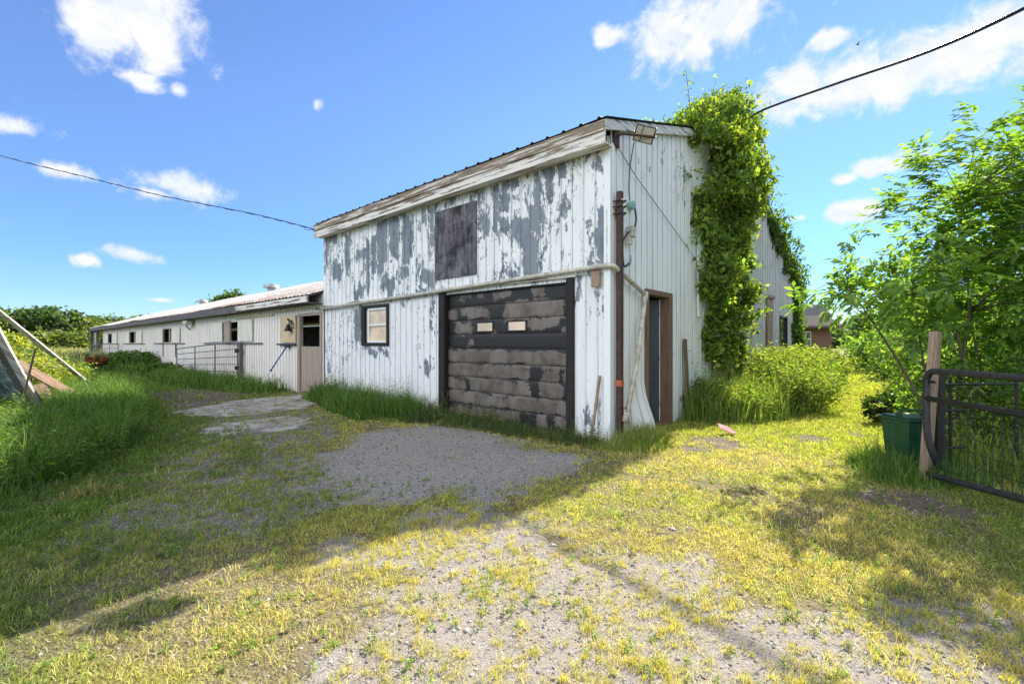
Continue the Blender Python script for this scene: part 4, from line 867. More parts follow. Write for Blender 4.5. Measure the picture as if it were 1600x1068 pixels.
def vine(name, poly, ncl, per, depth, L_, parent, cols, dn=None):
    q = inpoly(poly, ncl, dn); s = np.clip(polysd(q[:, 0], q[:, 1], poly), 0, 1)
    th = depth*(.1+1.9*sm(fbm(q[:, 0]*1.3, q[:, 1]*1.5, 83), .3, .75))*np.sqrt(np.clip(s/.5, .1, 1)); n_ = .05+th*rng.random(ncl)**.6
    rf = np.array([roofz(d) for d in q[:, 0]]); above = q[:, 1] > rf-.15
    n_ = np.where(above, rng.uniform(-.9, .45, ncl), n_)
    c = np.array(C0)+q[:, :1]*np.array(uR)-n_[:, None]*np.array(uL)+q[:, 1:]*np.array([[0, 0, 1]])
    cc = np.repeat(c, per, 0)+rng.standard_normal((ncl*per, 3))*np.array([.075, .075, .07]); n = len(cc)
    ax = rng.standard_normal((n, 3))*.7; ax[:, 2] -= .5; nr = rng.standard_normal((n, 3))*.55+np.array(-uL)*.7+np.array([0, 0, .6])
    sz = .4+1.0*rng.random(n)**1.2; br = np.repeat(rng.uniform(.62, 1.35, ncl), per)
    leafmesh(name, cc, ax, nr, L_*sz, L_*.62*sz, pal(n, cols, clump=br), M['leaf'], parent)
VC_ = [(.13, .22, .03), (.20, .29, .04), (.28, .33, .05), (.09, .165, .025), (.16, .27, .05)]
vine('vine_leaves', VP, 3500, 10, .42, .115, vb, VC_, lambda d, z, s: np.where(z < 5.4, .08+.92*sm(fbm(d*1.7, z*1.2, 85), .42, .52), 1))
# wispy shoots above and to the right
pts = []; mb = MB()
for k in range(46):
    d = random.uniform(3.0, 7.0); st = GG(d, random.uniform(-.3, .3), roofz(d)+random.uniform(.0, .5) if k < 30 else random.uniform(4.5, 6.4)); 
    if k >= 30: st = GG(random.uniform(6.2, 7.2), .3, random.uniform(4.8, 6.6))
    dr = Vector((random.uniform(-.3, .7), random.uniform(-.3, .4), random.uniform(.3, .9) if k < 30 else random.uniform(-.1, .5))).normalized(); ln = random.uniform(.35, .85)
    en = st+dr*ln; mb.tube([st, st+dr*ln*.5+Vector((0, 0, .05)), en], [.008, .006, .003], 4)
    for j in range(26):
        f = random.random()**.8; pts.append(st+dr*ln*f+Vector([random.gauss(0, .05) for _ in range(3)]))
pts = np.array([tuple(p) for p in pts]); n = len(pts); ax = rng.standard_normal((n, 3)); nr = rng.standard_normal((n, 3))+np.array([0, 0, .5])
leafmesh('shoot_leaves', pts, ax, nr, .085*rng.uniform(.6, 1.1, n), .045*rng.uniform(.6, 1.1, n), pal(n, VC_), M['leaf'], vb); mb.build('shoots', M['bark'], vb)
mb = MB()
for k in range(9):
    d = random.uniform(3.9, 6.2); p = [GG(d+random.uniform(-.1, .1)+.12*math.sin(i+k), .06+.05*random.random(), -.1+i*.55) for i in range(11)]; mb.tube(p, [.035-.002*i for i in range(11)], 6)
mb.tube([GG(3.6, .3, 1.55), GG(5, .35, 1.62), GG(6.4, .3, 1.45)], .02, 5); mb.build('vine_stems', M['bark'], vb, True)
vb2 = root('corner_vine', tuple(GG(13.6, .1, 0)), 'darker vine strip hanging down the far rear corner of barn', 'vine')
vine('vine_leaves', [(7.0, 5.9), (7.2, 6.35), (8.6, 5.95), (10.5, 5.3), (12.5, 4.6), (14.3, 4.1), (14.2, 1.0), (13.0, .9), (12.9, 3.2), (12.2, 4.0), (10.8, 4.35), (9.6, 4.9), (8.2, 5.4)], 900, 9, .18, .13, vb2, [(.08, .15, .028), (.12, .20, .035), (.055, .11, .02)])
mb = MB(); mb.tube([GG(13.7, .06, 0), GG(13.75, .08, 2), GG(13.5, .08, 4)], [.03, .02, .01], 5); mb.build('vine_stems', M['bark'], vb2)

# box elder like tree behind the gate: compound leaves
def compound_tree(label, base, ell, nspray, seed, trunk_r=.034, lean=None, Lf=.125):
    b = root('ash_tree', base, label, 'tree'); B = Vector(base)
    vol = np.array([r[0]*r[1]*r[2] for _, r in ell]); k = rng.choice(len(ell), nspray, p=vol/vol.sum()); d = nrmz(rng.standard_normal((nspray, 3))); rad = rng.random(nspray)**.45
    c = np.array([ell[i][0] for i in k])+d*rad[:, None]*np.array([ell[i][1] for i in k])
    c = c+.25*(np.stack([fbm(c[:, 0]*2, c[:, 2]*2, 91), fbm(c[:, 1]*2, c[:, 2]*2, 92), fbm(c[:, 0]*2, c[:, 1]*2, 93)], 1)-.5)*2
    hub = np.array([base[0], base[1], ell[0][0][2]*.55]); out = nrmz(c-hub); out[:, 2] = np.maximum(out[:, 2], -.3)
    P_, A_, N_, S_, Bc = [], [], [], [], []
    for lf in range(6):                      # compound leaves per spray
        a = rng.uniform(0, 2*math.pi, nspray); t1 = nrmz(np.cross(out, np.array([[0, 0, 1.]])+.01)); t2 = np.cross(out, t1)
        rd = nrmz(out*.5+(t1*np.cos(a)[:, None]+t2*np.sin(a)[:, None])*.9+np.array([0, 0, -.15])); st = c+out*(lf-3)*.06
        ln = rng.uniform(.16, .26, nspray); nr = nrmz(np.cross(rd, np.cross(np.array([[0, 0, 1.]]), rd))+.25*rng.standard_normal((nspray, 3))); sd = nrmz(np.cross(rd, nr))
        for j, (f, s) in enumerate(((.35, 1), (.35, -1), (.62, 1), (.62, -1), (.86, 1), (.86, -1), (1.1, 0))):
            ad = nrmz(rd*.75+sd*s*.8+np.array([0, 0, -.22])+.12*rng.standard_normal((nspray, 3))); L0 = Lf*(.8+.25*rng.random(nspray))*(1.1 if s == 0 else 1)
            P_.append(st+rd*(ln*f)[:, None]+ad*(L0*.5)[:, None]); A_.append(ad); N_.append(nr); S_.append(L0); Bc.append(.8+.45*_h(np.arange(nspray), np.full(nspray, lf), 5))
    P_ = np.concatenate(P_); A_ = np.concatenate(A_); N_ = np.concatenate(N_); S_ = np.concatenate(S_); Bc = np.concatenate(Bc)
    ok = P_[:, 2] > .05
    leafmesh('crown', P_[ok], A_[ok], N_[ok], S_[ok], S_[ok]*.44, pal(ok.sum(), [(.15, .28, .045), (.21, .34, .055), (.11, .22, .038)], clump=Bc[ok]), M['leaf'], b, fold=.12)
    mb = MB(); stems = []
    for q in range(6):
        e = np.array(ell[q % len(ell)][0])+np.clip(rng.standard_normal(3), -1, .6)*np.array(ell[q % len(ell)][1])*.35; e = Vector(e); md = B.lerp(e, .5)+Vector((random.uniform(-.2, .2), random.uniform(-.1, .1), .15)); st_ = B+Vector((random.uniform(-.15, .15), random.uniform(-.15, .15), -.1))
        pp = [st_, st_.lerp(md, .5), md, md.lerp(e, .5), e]; mb.tube(pp, [trunk_r*.8, trunk_r*.6, trunk_r*.45, trunk_r*.3, trunk_r*.12], 7); stems += pp[1:]
    S = np.array([tuple(p) for p in stems])
    for i in range(nspray):
        if i % 2: continue
        s = S[np.argmin(((S-c[i])**2).sum(1)*(1+.6*rng.random(len(S))))]; q = Vector(c[i]); s = Vector(s); md = s.lerp(q, .55)+Vector((0, 0, .05)); mb.tube([s, md, q], [.008, .005, .002], 4)
    mb.build('trunk', M['bark'], b, True); return b
compound_tree('leafy compound leaved tree overhanging the black gate at right', (6.0, 6.1, 0), [((6.5, 6.1, 3.05), (1.4, 1.3, 1.5)), ((4.85, 5.9, 2.1), (1.05, .9, .55)), ((6.2, 6.3, 1.9), (1.25, 1.0, .7)), ((7.9, 6.2, 3.3), (1.4, 1.5, 1.7))], 540, 1)

# right hand hedge and shrubs, back to front
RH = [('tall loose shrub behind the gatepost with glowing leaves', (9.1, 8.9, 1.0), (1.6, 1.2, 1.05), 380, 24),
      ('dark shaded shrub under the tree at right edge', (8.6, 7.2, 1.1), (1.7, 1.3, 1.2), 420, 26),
      ('broad hedge shrub behind the green bin along the lawn', (12.5, 12.8, .9), (1.5, 1.5, 1.15), 380, 24),
      ('rounded shrub where the grass lane narrows', (15.9, 17.8, .8), (1.7, 1.4, 1.1), 300, 24),
      ('small dark bush alone at the lawn edge', (6.65, 8.05, .28), (.38, .3, .28), 60, 26),
      ('thick shrub filling the gap before the brick house', (19.5, 22.5, 1.0), (2.6, 2.0, 1.3), 380, 26),
      ('tall far shrub right of the brick house', (24.5, 25, 1.5), (4, 3, 2.0), 380, 26),
      ('leafy shrub round the foot of the tree behind the gate', (6.6, 6.3, .65), (1.1, .7, .7), 260, 24),
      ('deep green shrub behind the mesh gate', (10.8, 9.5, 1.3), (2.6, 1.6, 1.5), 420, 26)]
for i, (lb, c, r, nc, per) in enumerate(RH):
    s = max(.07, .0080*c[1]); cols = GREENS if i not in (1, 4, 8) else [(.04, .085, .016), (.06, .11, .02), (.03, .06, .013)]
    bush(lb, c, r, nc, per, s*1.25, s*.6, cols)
# young vine over the gatepost side
cf = root('spruce_tree', (11.4, 12.0, 0), 'dark grey green conifer half hidden behind the leafy tree', 'tree')
pts = []; ax = []
for k in range(5200):
    z = random.uniform(.6, 4.2); a = random.uniform(0, 6.283); r = (4.4-z)*.55*random.random()**.45; lay = (z % .35)/.35; r *= .6+.4*lay
    pts.append((11.4+r*math.cos(a), 12.0+r*math.sin(a), z-.15*r)); ax.append((math.cos(a), math.sin(a), -.3))
n = len(pts); leafmesh('crown', np.array(pts), np.array(ax)+.3*rng.standard_normal((n, 3)), rng.standard_normal((n, 3))*.3+np.array([0, 0, 1.]), np.full(n, .16), np.full(n, .035), pal(n, [(.035, .06, .035), (.05, .08, .045)]), M['leaf'], cf)
mb = MB(); mb.tube([(11.4, 12.0, -.1), (11.4, 12.0, 2.2), (11.4, 12.0, 4.3)], [.11, .07, .01], 8); mb.build('trunk', M['bark'], cf)

# weeds and shrubs along the gable
GWB = [('dark leafy weed climbing the lower part of brown wall board', GG(2.85, .32, .35), (.36, .28, .42), 60, 22, .06),
       ('low broadleaf weeds at the gable wall foot left of pink scrap', GG(3.3, .55, .32), (.75, .5, .38), 190, 24, .07),
       ('rounded bright weed bush right of the pink scrap', GG(5.3, 1.35, .42), (.95, .8, .62), 300, 26, .07),
       ('feathery tall weed clump beneath the climbing vine', GG(6.4, .8, .65), (1.3, .8, .70), 330, 26, .075),
       ('airy weed bush beside the rusty sliding door', GG(8.8, .75, .65), (1.0, .85, .72), 300, 26, .085),
       ('weed bush below the rear window of the barn', GG(11.2, .7, .55), (1.05, .9, .66), 260, 24, .10),
       ('last weed clump at the far barn corner', GG(14.4, .6, .55), (1.0, 1.0, .68), 240, 24, .12)]
for lb, c, r, nc, per, s in GWB:
    bush(lb, tuple(c), r, nc, per, s*1.2, s*.42, [(.15, .23, .035), (.20, .28, .045), (.10, .18, .028), (.26, .29, .09)], 'weed_bush', 'bush')
# left weeds
LW = [('low vine heap draped with lime leaves behind the teal panel', (-12.0, 10.4, .5), (1.25, 1.0, .85), 380, 26, .11),
      ('high overgrown vine mound behind the long white plank', (-13.9, 11.4, .85), (1.7, 1.2, 1.15), 420, 26, .12),
      ('weedy mound right of the vine heap below the white plank', (-14.6, 13.2, .4), (1.8, 1.2, .62), 360, 26, .11),
      ('bright weeds in front of the teal panel at left edge', (-7.4, 6.6, .12), (.9, .8, .30), 240, 24, .06),
      ('pale flowering weeds at the foot of the white edge board', (-9.0, 7.5, .15), (.9, .6, .35), 200, 24, .06),
      ('green weed clump beyond the end of the long plank', (-17.2, 16.4, .3), (1.8, 1.2, .5), 300, 24, .11)]
for i, (lb, c, r, nc, per, s) in enumerate(LW):
    bush(lb, c, r, nc, per, s*1.1, s*.5, [(.20, .27, .035), (.27, .32, .045), (.13, .20, .03), (.32, .31, .06)] if i < 3 else [(.14, .22, .035), (.19, .27, .045), (.10, .17, .028)], 'weed_bush', 'bush')
bush('red flowering bush near the far end of the stable', (-20.3, 22.3, .55), (.45, .4, .3), 40, 16, .14, .09, [(.33, .05, .03), (.40, .09, .05), (.08, .12, .03), (.05, .09, .02)], 'flowering_bush', 'bush')
for lb, u, n, r, h in (('leafy dark bush under third stable window from the barn', 27.5, 1.0, 1.2, .55), ('small bush at stable wall under the next farther window', 33.5, .9, 1.1, .42), ('dark bush beside the far tube gate', 38.0, 1.6, 1.2, .36), ('low bush in the grass at left end of near farm gate', 21.6, 1.0, .8, .28)):
    c = FF(u, n, h*.8); bush(lb, tuple(c), (r, r*.6, h), 170, 24, .17, .09, [(.06, .13, .022), (.09, .18, .03), (.12, .20, .04)], 'bush', 'bush')
# trees beyond
TB = [('big dark tree at the left edge of the far tree line', -79, 70, 3.8, (6.5, 4, 3.2), 0), ('second tree from left with spreading top', -72.5, 72, 4.2, (4.5, 4, 3.0), 0),
      ('mid height tree left of the yellowish one', -66, 74, 3.2, (4, 3, 2.5), 1), ('yellowish green tree beside the stable end', -60.5, 68, 2.4, (3.8, 3, 2.1), 2),
      ('tree rising just above the stable roof end', -65, 82, 4.0, (5.5, 4, 2.2), 1), ('low bright tree in front of the yellowish one', -61.5, 62, 1.4, (4, 3, 1.4), 2), ('far tree peeking over the end of the stable roof', -55, 84, 4.0, (5, 4, 2.3), 1),
      ('feathery tree top showing over stable roof between the vents', -36.2, 60, 5.6, (2.4, 2, 2.4), 1), ('thin tree tip beside the farther roof vent', -42.2, 64, 5.0, (1.0, 1, 1.9), 1)]
TC = [[(.06, .115, .035), (.085, .145, .042), (.05, .09, .03)], [(.075, .14, .042), (.105, .175, .05), (.06, .115, .033)], [(.11, .15, .03), (.14, .17, .035), (.08, .13, .028)]]
for lb, x, y, zc, r, ci in TB:
    r2 = (r[0]*.6, r[1]*.6, r[2]*.7)
    tree(lb, (x, y, 0), [((x, y, zc), r), ((x-r[0]*.5, y, zc+r[2]*.35), r2), ((x+r[0]*.45, y-1, zc-r[2]*.2), r2)], .3, 230, 20, .55, .62, .42, TC[ci], name='distant_tree', group='trees beyond the field on the left')
TR = [('distant tree above the hedge right of the brick house', 42, 48, 3.0, (4, 3, 2.6)), ('distant tree behind the gatepost shrubs', 27, 30, 2.6, (4.5, 3, 2.4)), ('distant tree behind the gate at the right edge', 30, 26, 2.8, (5, 3, 2.8))]
for lb, x, y, zc, r in TR: tree(lb, (x, y, 0), [((x, y, zc), r), ((x-2, y, zc-.6), (r[0]*.7, r[1]*.7, r[2]*.7))], .2, 220, 20, .4, .34, .22, TC[1], name='distant_tree', group='trees beyond the hedge on the right')
# treeline closing the horizon (reads as one mass, too far to count)
pts = []; 
for k in range(16000):
    a = random.uniform(-75, 75); rr_ = random.uniform(150, 190); h = 5.5+3.0*float(vn(np.array([a*.5]), np.array([0.]), 3)[0]); pts.append((rr_*math.sin(R(a)), rr_*math.cos(R(a)), random.random()**.8*h))
n = len(pts); o = leafmesh('treeline', np.array(pts), rng.standard_normal((n, 3)), rng.standard_normal((n, 3)), np.full(n, 2.4), np.full(n, 1.8), pal(n, [(.06, .10, .045), (.08, .12, .05)]), M['leaf']); tag(o, 'far wooded horizon reading as one mass', 'trees', kind='stuff')

# ------------------------------------------------------------------ grass
def blades(name, P0, H_, Wd, lean, col, label, seg=True, mat=None):
    n = len(P0); a = rng.uniform(0, 2*math.pi, n); w = np.stack([np.cos(a), np.sin(a), np.zeros(n)], 1)*(Wd*.5)[:, None]
    b_ = rng.uniform(0, 2*math.pi, n); ld = np.stack([np.cos(b_), np.sin(b_), np.zeros(n)], 1)*(lean*H_)[:, None]; up = np.zeros((n, 3)); up[:, 2] = H_
    p0 = P0-w; p1 = P0+w; mdl = P0+up*.55+ld*.35; p2 = mdl-w*.75; p3 = mdl+w*.75; p4 = P0+up*np.maximum(.15, (1-.35*lean))[:, None]+ld
    V = np.stack([p0, p1, p2, p3, p4], 1).reshape(-1, 3); i = np.arange(n)*5
    F_ = np.stack([np.stack([i, i+1, i+3], 1), np.stack([i, i+3, i+2], 1), np.stack([i+2, i+3, i+4], 1)], 1).reshape(-1, 3)
    o = raw(name, V, F_, mat or M['grass'], col=np.repeat(col, 5, 0)); return tag(o, label, 'grass', kind='stuff')
def sample_view(n, y0, y1, p, side=1.18, pad=1.0):
    """points in the wedge the yard fills, thinning with distance as y^-p"""
    ys = np.linspace(y0, y1, 4000); w = (2*side*ys+2*pad)*np.maximum(ys, 3.2)**(-p); cdf = np.cumsum(w); cdf /= cdf[-1]
    y = np.interp(rng.random(n), cdf, ys); x = (rng.random(n)*2-1)*(side*y+pad); return x, y
def off_building(x, y):
    rx = x-C0.x; ry = y-C0.y; u = rx*uL.x+ry*uL.y; d = rx*uR.x+ry*uR.y
    return ~(((u > -.02) & (u < 8.6) & (d > -.02) & (d < 13.6)) | ((u > 8.5) & (u < 46.6) & (d > -.02) & (d < 9)))
x, y = sample_view(125000, 1.35, 45, 1.55); zn = zones(x, y); k = (rng.random(len(x)) < zn['dens']) & off_building(x, y); x = x[k]; y = y[k]; zn = {q: v[k] for q, v in zn.items()}
T = len(x); per = 9
dist = np.hypot(x, y); wS = np.maximum(.0038, .00115*dist); X_ = np.repeat(x, per)+rng.standard_normal(T*per)*np.repeat(.014+.004*dist, per); Y_ = np.repeat(y, per)+rng.standard_normal(T*per)*np.repeat(.014+.004*dist, per)
k = off_building(X_, Y_); rep = lambda a: np.repeat(a, per)
gn = rep(zn['green']); lm = rep(zn['lime']); shd = rep(zn['shady']); bk = rep(zn['bank'])
pt = fbm(X_*1.3, Y_*1.3, 77, 3); rnd = rng.random(T*per); tuf = rep(rng.random(T))
dry = np.array([.58, .50, .16]); straw = np.array([.68, .55, .28]); grn = np.array([.11, .20, .03]); lime = np.array([.40, .48, .06]); yel = np.array([.60, .54, .12])
c = yel+(dry-yel)*rnd[:, None]
c = c+(lime-c)*(sm(pt+.35*tuf, .5, .85)*.75)[:, None]
c = c+(lime-c)*(lm*.75)[:, None]
c = c+(straw-c)*((rng.random(T*per) < .10+.12*sm(pt, .6, .4)+.30*sm(3.4-Y_, 0, .6)*sm(.3-X_, 0, .8))*.9*(1-lm*.7))[:, None]
gg = np.clip(gn*.85+shd*.75+bk*.5, 0, .95); gg = gg*(rng.random(T*per) < .93)
c = c+(grn*(.8+.7*rnd[:, None])-c)*gg[:, None]
c = np.clip(c*(1+.16*rng.standard_normal((T*per, 1)))*(.62+.7*rep(_h(np.arange(T), np.arange(T), 3)))[:, None], .01, .8)
Hh = (.014+.026*rnd)*(1+.9*bk+.35*gn+.3*lm)*rep(.7+.8*rng.random(T))*(1+.02*rep(dist))
Zg = gz(X_, Y_)-.004
blades('lawn_grass', np.stack([X_, Y_, Zg], 1)[k], Hh[k], rep(wS)[k], rng.uniform(.2, 1.3, T*per)[k], c[k], 'short dry yellow green grass over the yard')
# separate tufts standing in the bare stony ground
x, y = sample_view(34000, 1.35, 14, 1.3); zn = zones(x, y); k = (rng.random(len(x)) < np.clip(.9*zn['sp']+.5*zn['pa']+.22*zn['gravel'], 0, .8)*(.28+.72*sm(fbm(x*2.2, y*2.2, 95), .40, .58))*(zn['dens'] < .75)*(1-.96*sm(polysd(x, y, GRAV), -.05, .1))) & off_building(x, y); x = x[k]; y = y[k]; zn = {q: v[k] for q, v in zn.items()}
T = len(x); per = 24; rad = np.repeat(.008+.04*rng.random(T)**1.6, per); X_ = np.repeat(x, per)+rng.standard_normal(T*per)*rad; Y_ = np.repeat(y, per)+rng.standard_normal(T*per)*rad*.8
gq = np.repeat(np.clip(.35*rng.random(T)+zn['green']*.8, 0, 1), per)[:, None]; c = np.array([.60, .53, .11])*(1-gq)+np.array([.15, .25, .04])*gq; c = c+(straw-c)*(rng.random((T*per, 1)) < .15); c = np.clip(c*(1+.15*rng.standard_normal((T*per, 1))), .01, .8)
blades('grass_tufts', np.stack([X_, Y_, gz(X_, Y_)-.003], 1), rng.uniform(.02, .06, T*per)*np.repeat(rng.uniform(.6, 1.3, T), per), np.maximum(.003, .001*np.repeat(y, per)), rng.uniform(.2, 1.1, T*per), c, 'small grass tufts dotted over the stony drive')
# mown clippings, strands lying flat
x, y = sample_view(34000, 1.35, 16, 1.5); zn = zones(x, y); pr = .35+.5*zn['green']; k = (rng.random(len(x)) < pr*(1-.8*np.maximum(zn['lime'], sm(polysd(x, y, GRAV), -.1, .2)))*sm(fbm(x*.9, y*.9, 88), .32, .55)) & off_building(x, y); x = x[k]; y = y[k]; n = len(x)
a = rng.uniform(0, 2*math.pi, n); ln = rng.uniform(.04, .17, n); w = np.maximum(.0012, .0005*y); dx = np.cos(a)*ln/2; dy = np.sin(a)*ln/2; zc = gz(x, y)+rng.uniform(.006, .035, n); tl = rng.uniform(-.012, .012, n)
V = np.stack([np.stack([x-dx-np.sin(a)*w, y-dy+np.cos(a)*w, zc-tl], 1), np.stack([x-dx+np.sin(a)*w, y-dy-np.cos(a)*w, zc-tl], 1), np.stack([x+dx+np.sin(a)*w, y+dy-np.cos(a)*w, zc+tl], 1), np.stack([x+dx-np.sin(a)*w, y+dy+np.cos(a)*w, zc+tl], 1)], 1).reshape(-1, 3)
o = raw('grass_clippings', V, np.arange(n*4).reshape(-1, 4), M['grass'], col=np.repeat(pal(n, [(.42, .34, .20), (.30, .25, .14), (.50, .42, .26)]), 4, 0)); tag(o, 'pale mown clippings scattered over the yard', 'grass', kind='stuff')
# gravel stones
x, y = sample_view(95000, 1.3, 11, 1.45); zn = zones(x, y); k = (rng.random(len(x)) < zn['gravel']*(.95-.38*zn['sp'])*(1-.5*zn['green'])+.03) & off_building(x, y); x = x[k]; y = y[k]; n = len(x)
sz = (.0026+.0060*rng.random(n)**3)*(1+.12*y); sz = np.where(rng.random(n) < .012, sz*2.2, sz)
oct_ = np.array([(1, 0, 0), (0, 1, 0), (-1, 0, 0), (0, -1, 0), (0, 0, 1), (0, 0, -1), (.6, .6, .5), (-.6, .6, .45), (-.6, -.6, .5), (.6, -.6, .45)], float)
of = np.array([(0, 6, 9), (0, 1, 6), (1, 7, 6), (1, 2, 7), (2, 8, 7), (2, 3, 8), (3, 9, 8), (3, 0, 9), (6, 7, 4), (7, 8, 4), (8, 9, 4), (9, 6, 4)])
V = oct_[None]*(1+.28*rng.standard_normal((n, 10, 3)))*(sz[:, None, None]*np.array([1.2, .9, .6])); a = rng.uniform(0, 6.283, n); ca, sa_ = np.cos(a)[:, None], np.sin(a)[:, None]
V = np.stack([V[..., 0]*ca-V[..., 1]*sa_, V[..., 0]*sa_+V[..., 1]*ca, V[..., 2]], -1)+np.stack([x, y, gz(x, y)+sz*.15], 1)[:, None]
F_ = (of[None]+(np.arange(n)*10)[:, None, None]).reshape(-1, 3)
m_, t = newmat('gravel_stone'); finish(t, nd(t, 'ShaderNodeAttribute', attribute_name='Col').outputs['Color'], .85, 0, noise(t, nd(t, 'ShaderNodeNewGeometry').outputs['Position'], 250, 3), .4, .001, .2)
o = raw('gravel', V.reshape(-1, 3), F_, m_, col=np.repeat(pal(n, [(.28, .265, .25), (.20, .19, .185), (.12, .115, .115), (.40, .38, .36), (.24, .20, .165)], jit=.12), 10, 0)); tag(o, 'loose grey gravel stones on the drive', 'gravel', kind='stuff')

# tall grass strips
def tall(name, label, poly, n, h0, h1, cols, wd=.005, lean=(.1, .7), edge=.25, seeds=0, tuft=True, sd=5):
    q = []; p = np.array(poly); lo = p.min(0); hi = p.max(0); tot = 0
    while tot < n:
        r_ = lo+(hi-lo)*rng.random((n, 2)); s = polysd(r_[:, 0], r_[:, 1], poly); kk_ = (s > 0) & (rng.random(n) < .15+.85*sm(fbm(r_[:, 0]*2.4, r_[:, 1]*2.4, sd), .3, .6)) & off_building(r_[:, 0], r_[:, 1]); q.append(r_[kk_]); tot += kk_.sum()
    q = np.concatenate(q)[:n]; s = polysd(q[:, 0], q[:, 1], poly); hm = .35+.65*sm(s, 0, edge); cl = .6+.8*fbm(q[:, 0]*3, q[:, 1]*3, sd+4)
    H_ = (h0+(h1-h0)*rng.random(n)**1.3)*hm*cl; dist = np.hypot(q[:, 0], q[:, 1])
    P0 = np.column_stack([q, gz(q[:, 0], q[:, 1])-.02]); blades(name, P0, H_, np.maximum(wd, .0011*dist)*rng.uniform(.7, 1.4, n), rng.uniform(*lean, n), pal(n, cols, jit=.25, clump=.8+.5*fbm(q[:, 0]*2, q[:, 1]*2, sd+9)), label)
TG = [(.08, .17, .028), (.12, .22, .036), (.17, .26, .05), (.05, .11, .02)]
TY = [(.20, .28, .045), (.27, .33, .055), (.13, .22, .03), (.40, .38, .15)]
def weedy(name, label, poly, n, h0, h1, ls, cols, sd=3, per=16, flower=None):
    p = np.array(poly); lo = p.min(0); hi = p.max(0); q = lo+(hi-lo)*rng.random((n*6, 2)); k = (polysd(q[:, 0], q[:, 1], poly) > 0) & (rng.random(len(q)) < sm(fbm(q[:, 0]*1.6, q[:, 1]*1.6, sd), .35, .62)) & off_building(q[:, 0], q[:, 1]); q = q[k][:n]; n = len(q)
    h = rng.uniform(h0, h1, n)*(.5+.9*fbm(q[:, 0]*1.5, q[:, 1]*1.5, sd+1)); g0 = gz(q[:, 0], q[:, 1]); ln = rng.normal(0, .16, (n, 2))*h[:, None]
    f = np.tile((np.arange(per)+.6)/per, n)**.8; H = np.repeat(h, per); b_ = np.column_stack([np.repeat(q, per, 0)+np.repeat(ln, per, 0)*f[:, None]**1.5, np.repeat(g0, per)+f*H])
    a = np.tile(np.arange(per)*2.4, n)+np.repeat(rng.uniform(0, 6, n), per); S = ls*(1.15-.6*f)*rng.uniform(.7, 1.3, n*per); ax = np.stack([np.cos(a), np.sin(a), rng.uniform(-.3, .7, n*per)], 1)
    c = b_+nrmz(ax)*(S*.5)[:, None]; nr = np.tile([0, 0, 1.], (n*per, 1))+.3*rng.standard_normal((n*per, 3)); cl = pal(n*per, cols, clump=np.repeat(rng.uniform(.7, 1.35, n), per))
    if flower is not None: top = (f > .86) & (np.repeat(rng.random(n), per) < .3); cl[top] = np.array(flower); 
    o = leafmesh(name, c, ax, nr, S, S*.34, cl, M['leaf']); tag(o, label, 'weeds', kind='stuff')
    sb = np.column_stack([q, g0-.02]); st = np.column_stack([q+ln, g0+h]); w = np.stack([np.ones(n)*.003, np.zeros(n), np.zeros(n)], 1); V = np.stack([sb-w, sb+w, st+w*.4, st-w*.4], 1).reshape(-1, 3); wy = w[:, [1, 0, 2]]; V2 = np.stack([sb-wy, sb+wy, st+wy*.4, st-wy*.4], 1).reshape(-1, 3)
    V = np.concatenate([V, V2]); o = raw(name+'_stalks', V, np.arange(len(V)).reshape(-1, 4), M['grass'], col=np.tile([.20, .22, .07], (len(V), 1))); tag(o, 'stalks of '+label, 'weeds', kind='stuff')
fp = lambda L: [tuple((FF(u, n_, 0)).xy) for u, n_ in L]
gp = lambda L: [tuple((GG(u, n_, 0)).xy) for u, n_ in L]
tall('wall_grass', 'tall green grass along the foot of barn front', fp([(3.6, .02), (3.5, 1.0), (4.4, 1.5), (5.6, 1.35), (7.2, .95), (8.3, .75), (8.5, .02)]), 10000, .12, .58, TG)
tall('doorway_grass', 'weedy grass before the black garage door', fp([(.0, .02), (-.1, .62), (.9, .62), (2.4, .75), (3.8, 1.1), (3.9, .02)]), 6000, .06, .30, [(.05, .10, .02), (.08, .135, .028), (.14, .15, .06)], sd=8)
tall('corner_grass', 'bright grass tufts around the barn corner', [(1.0, 6.2), (1.35, 5.95), (1.9, 5.95), (2.25, 6.35), (2.4, 7.1), (1.9, 7.0), (1.45, 6.5)], 4200, .10, .42, TY, sd=12)
tall('stable_grass', 'lush grass along the stable wall', fp([(10.3, .02), (10.6, 1.3), (13, 1.9), (16, 2.2), (20, 1.8), (26, 2.2), (34, 2.4), (44, 3), (46, .02)]), 16000, .18, .60, TG, sd=15)
tall('bank_grass', 'dark tall grass on the left bank', [(-3.9, 2.2), (-4.4, 4.4), (-5.2, 6.5), (-7.6, 9.6), (-11, 13.4), (-12.8, 13.0), (-9.8, 9.6), (-7.6, 6.9), (-6.2, 4.2), (-5.2, 2.0)], 30000, .16, .66, TG, lean=(.1, .9), sd=18)
tall('sunny_weeds', 'sunlit tall weeds on the left behind the bank', [(-6.6, 4.6), (-8.2, 7.0), (-10.2, 9.4), (-14, 13.6), (-26, 22), (-34, 20), (-18, 9), (-10, 4)], 16000, .15, .5, TY, sd=22)
tall('tall_straw', 'one straw coloured tuft on the left bank', [(-4.05, 4.05), (-3.8, 4.2), (-3.75, 4.45), (-4.05, 4.5), (-4.2, 4.25)], 700, .15, .36, [(.38, .30, .14), (.45, .38, .18), (.14, .19, .05)], sd=25)
tall('gable_weeds', 'tall seeding grass along the gable side', gp([(2.3, .05), (2.4, .9), (3.2, 1.4), (4.5, 1.75), (6, 1.85), (9, 1.65), (14, 1.5), (15, .05)]), 17000, .2, 1.0, [(.16, .26, .04), (.22, .30, .05), (.11, .20, .03), (.28, .31, .10)], lean=(.05, .5), sd=28)
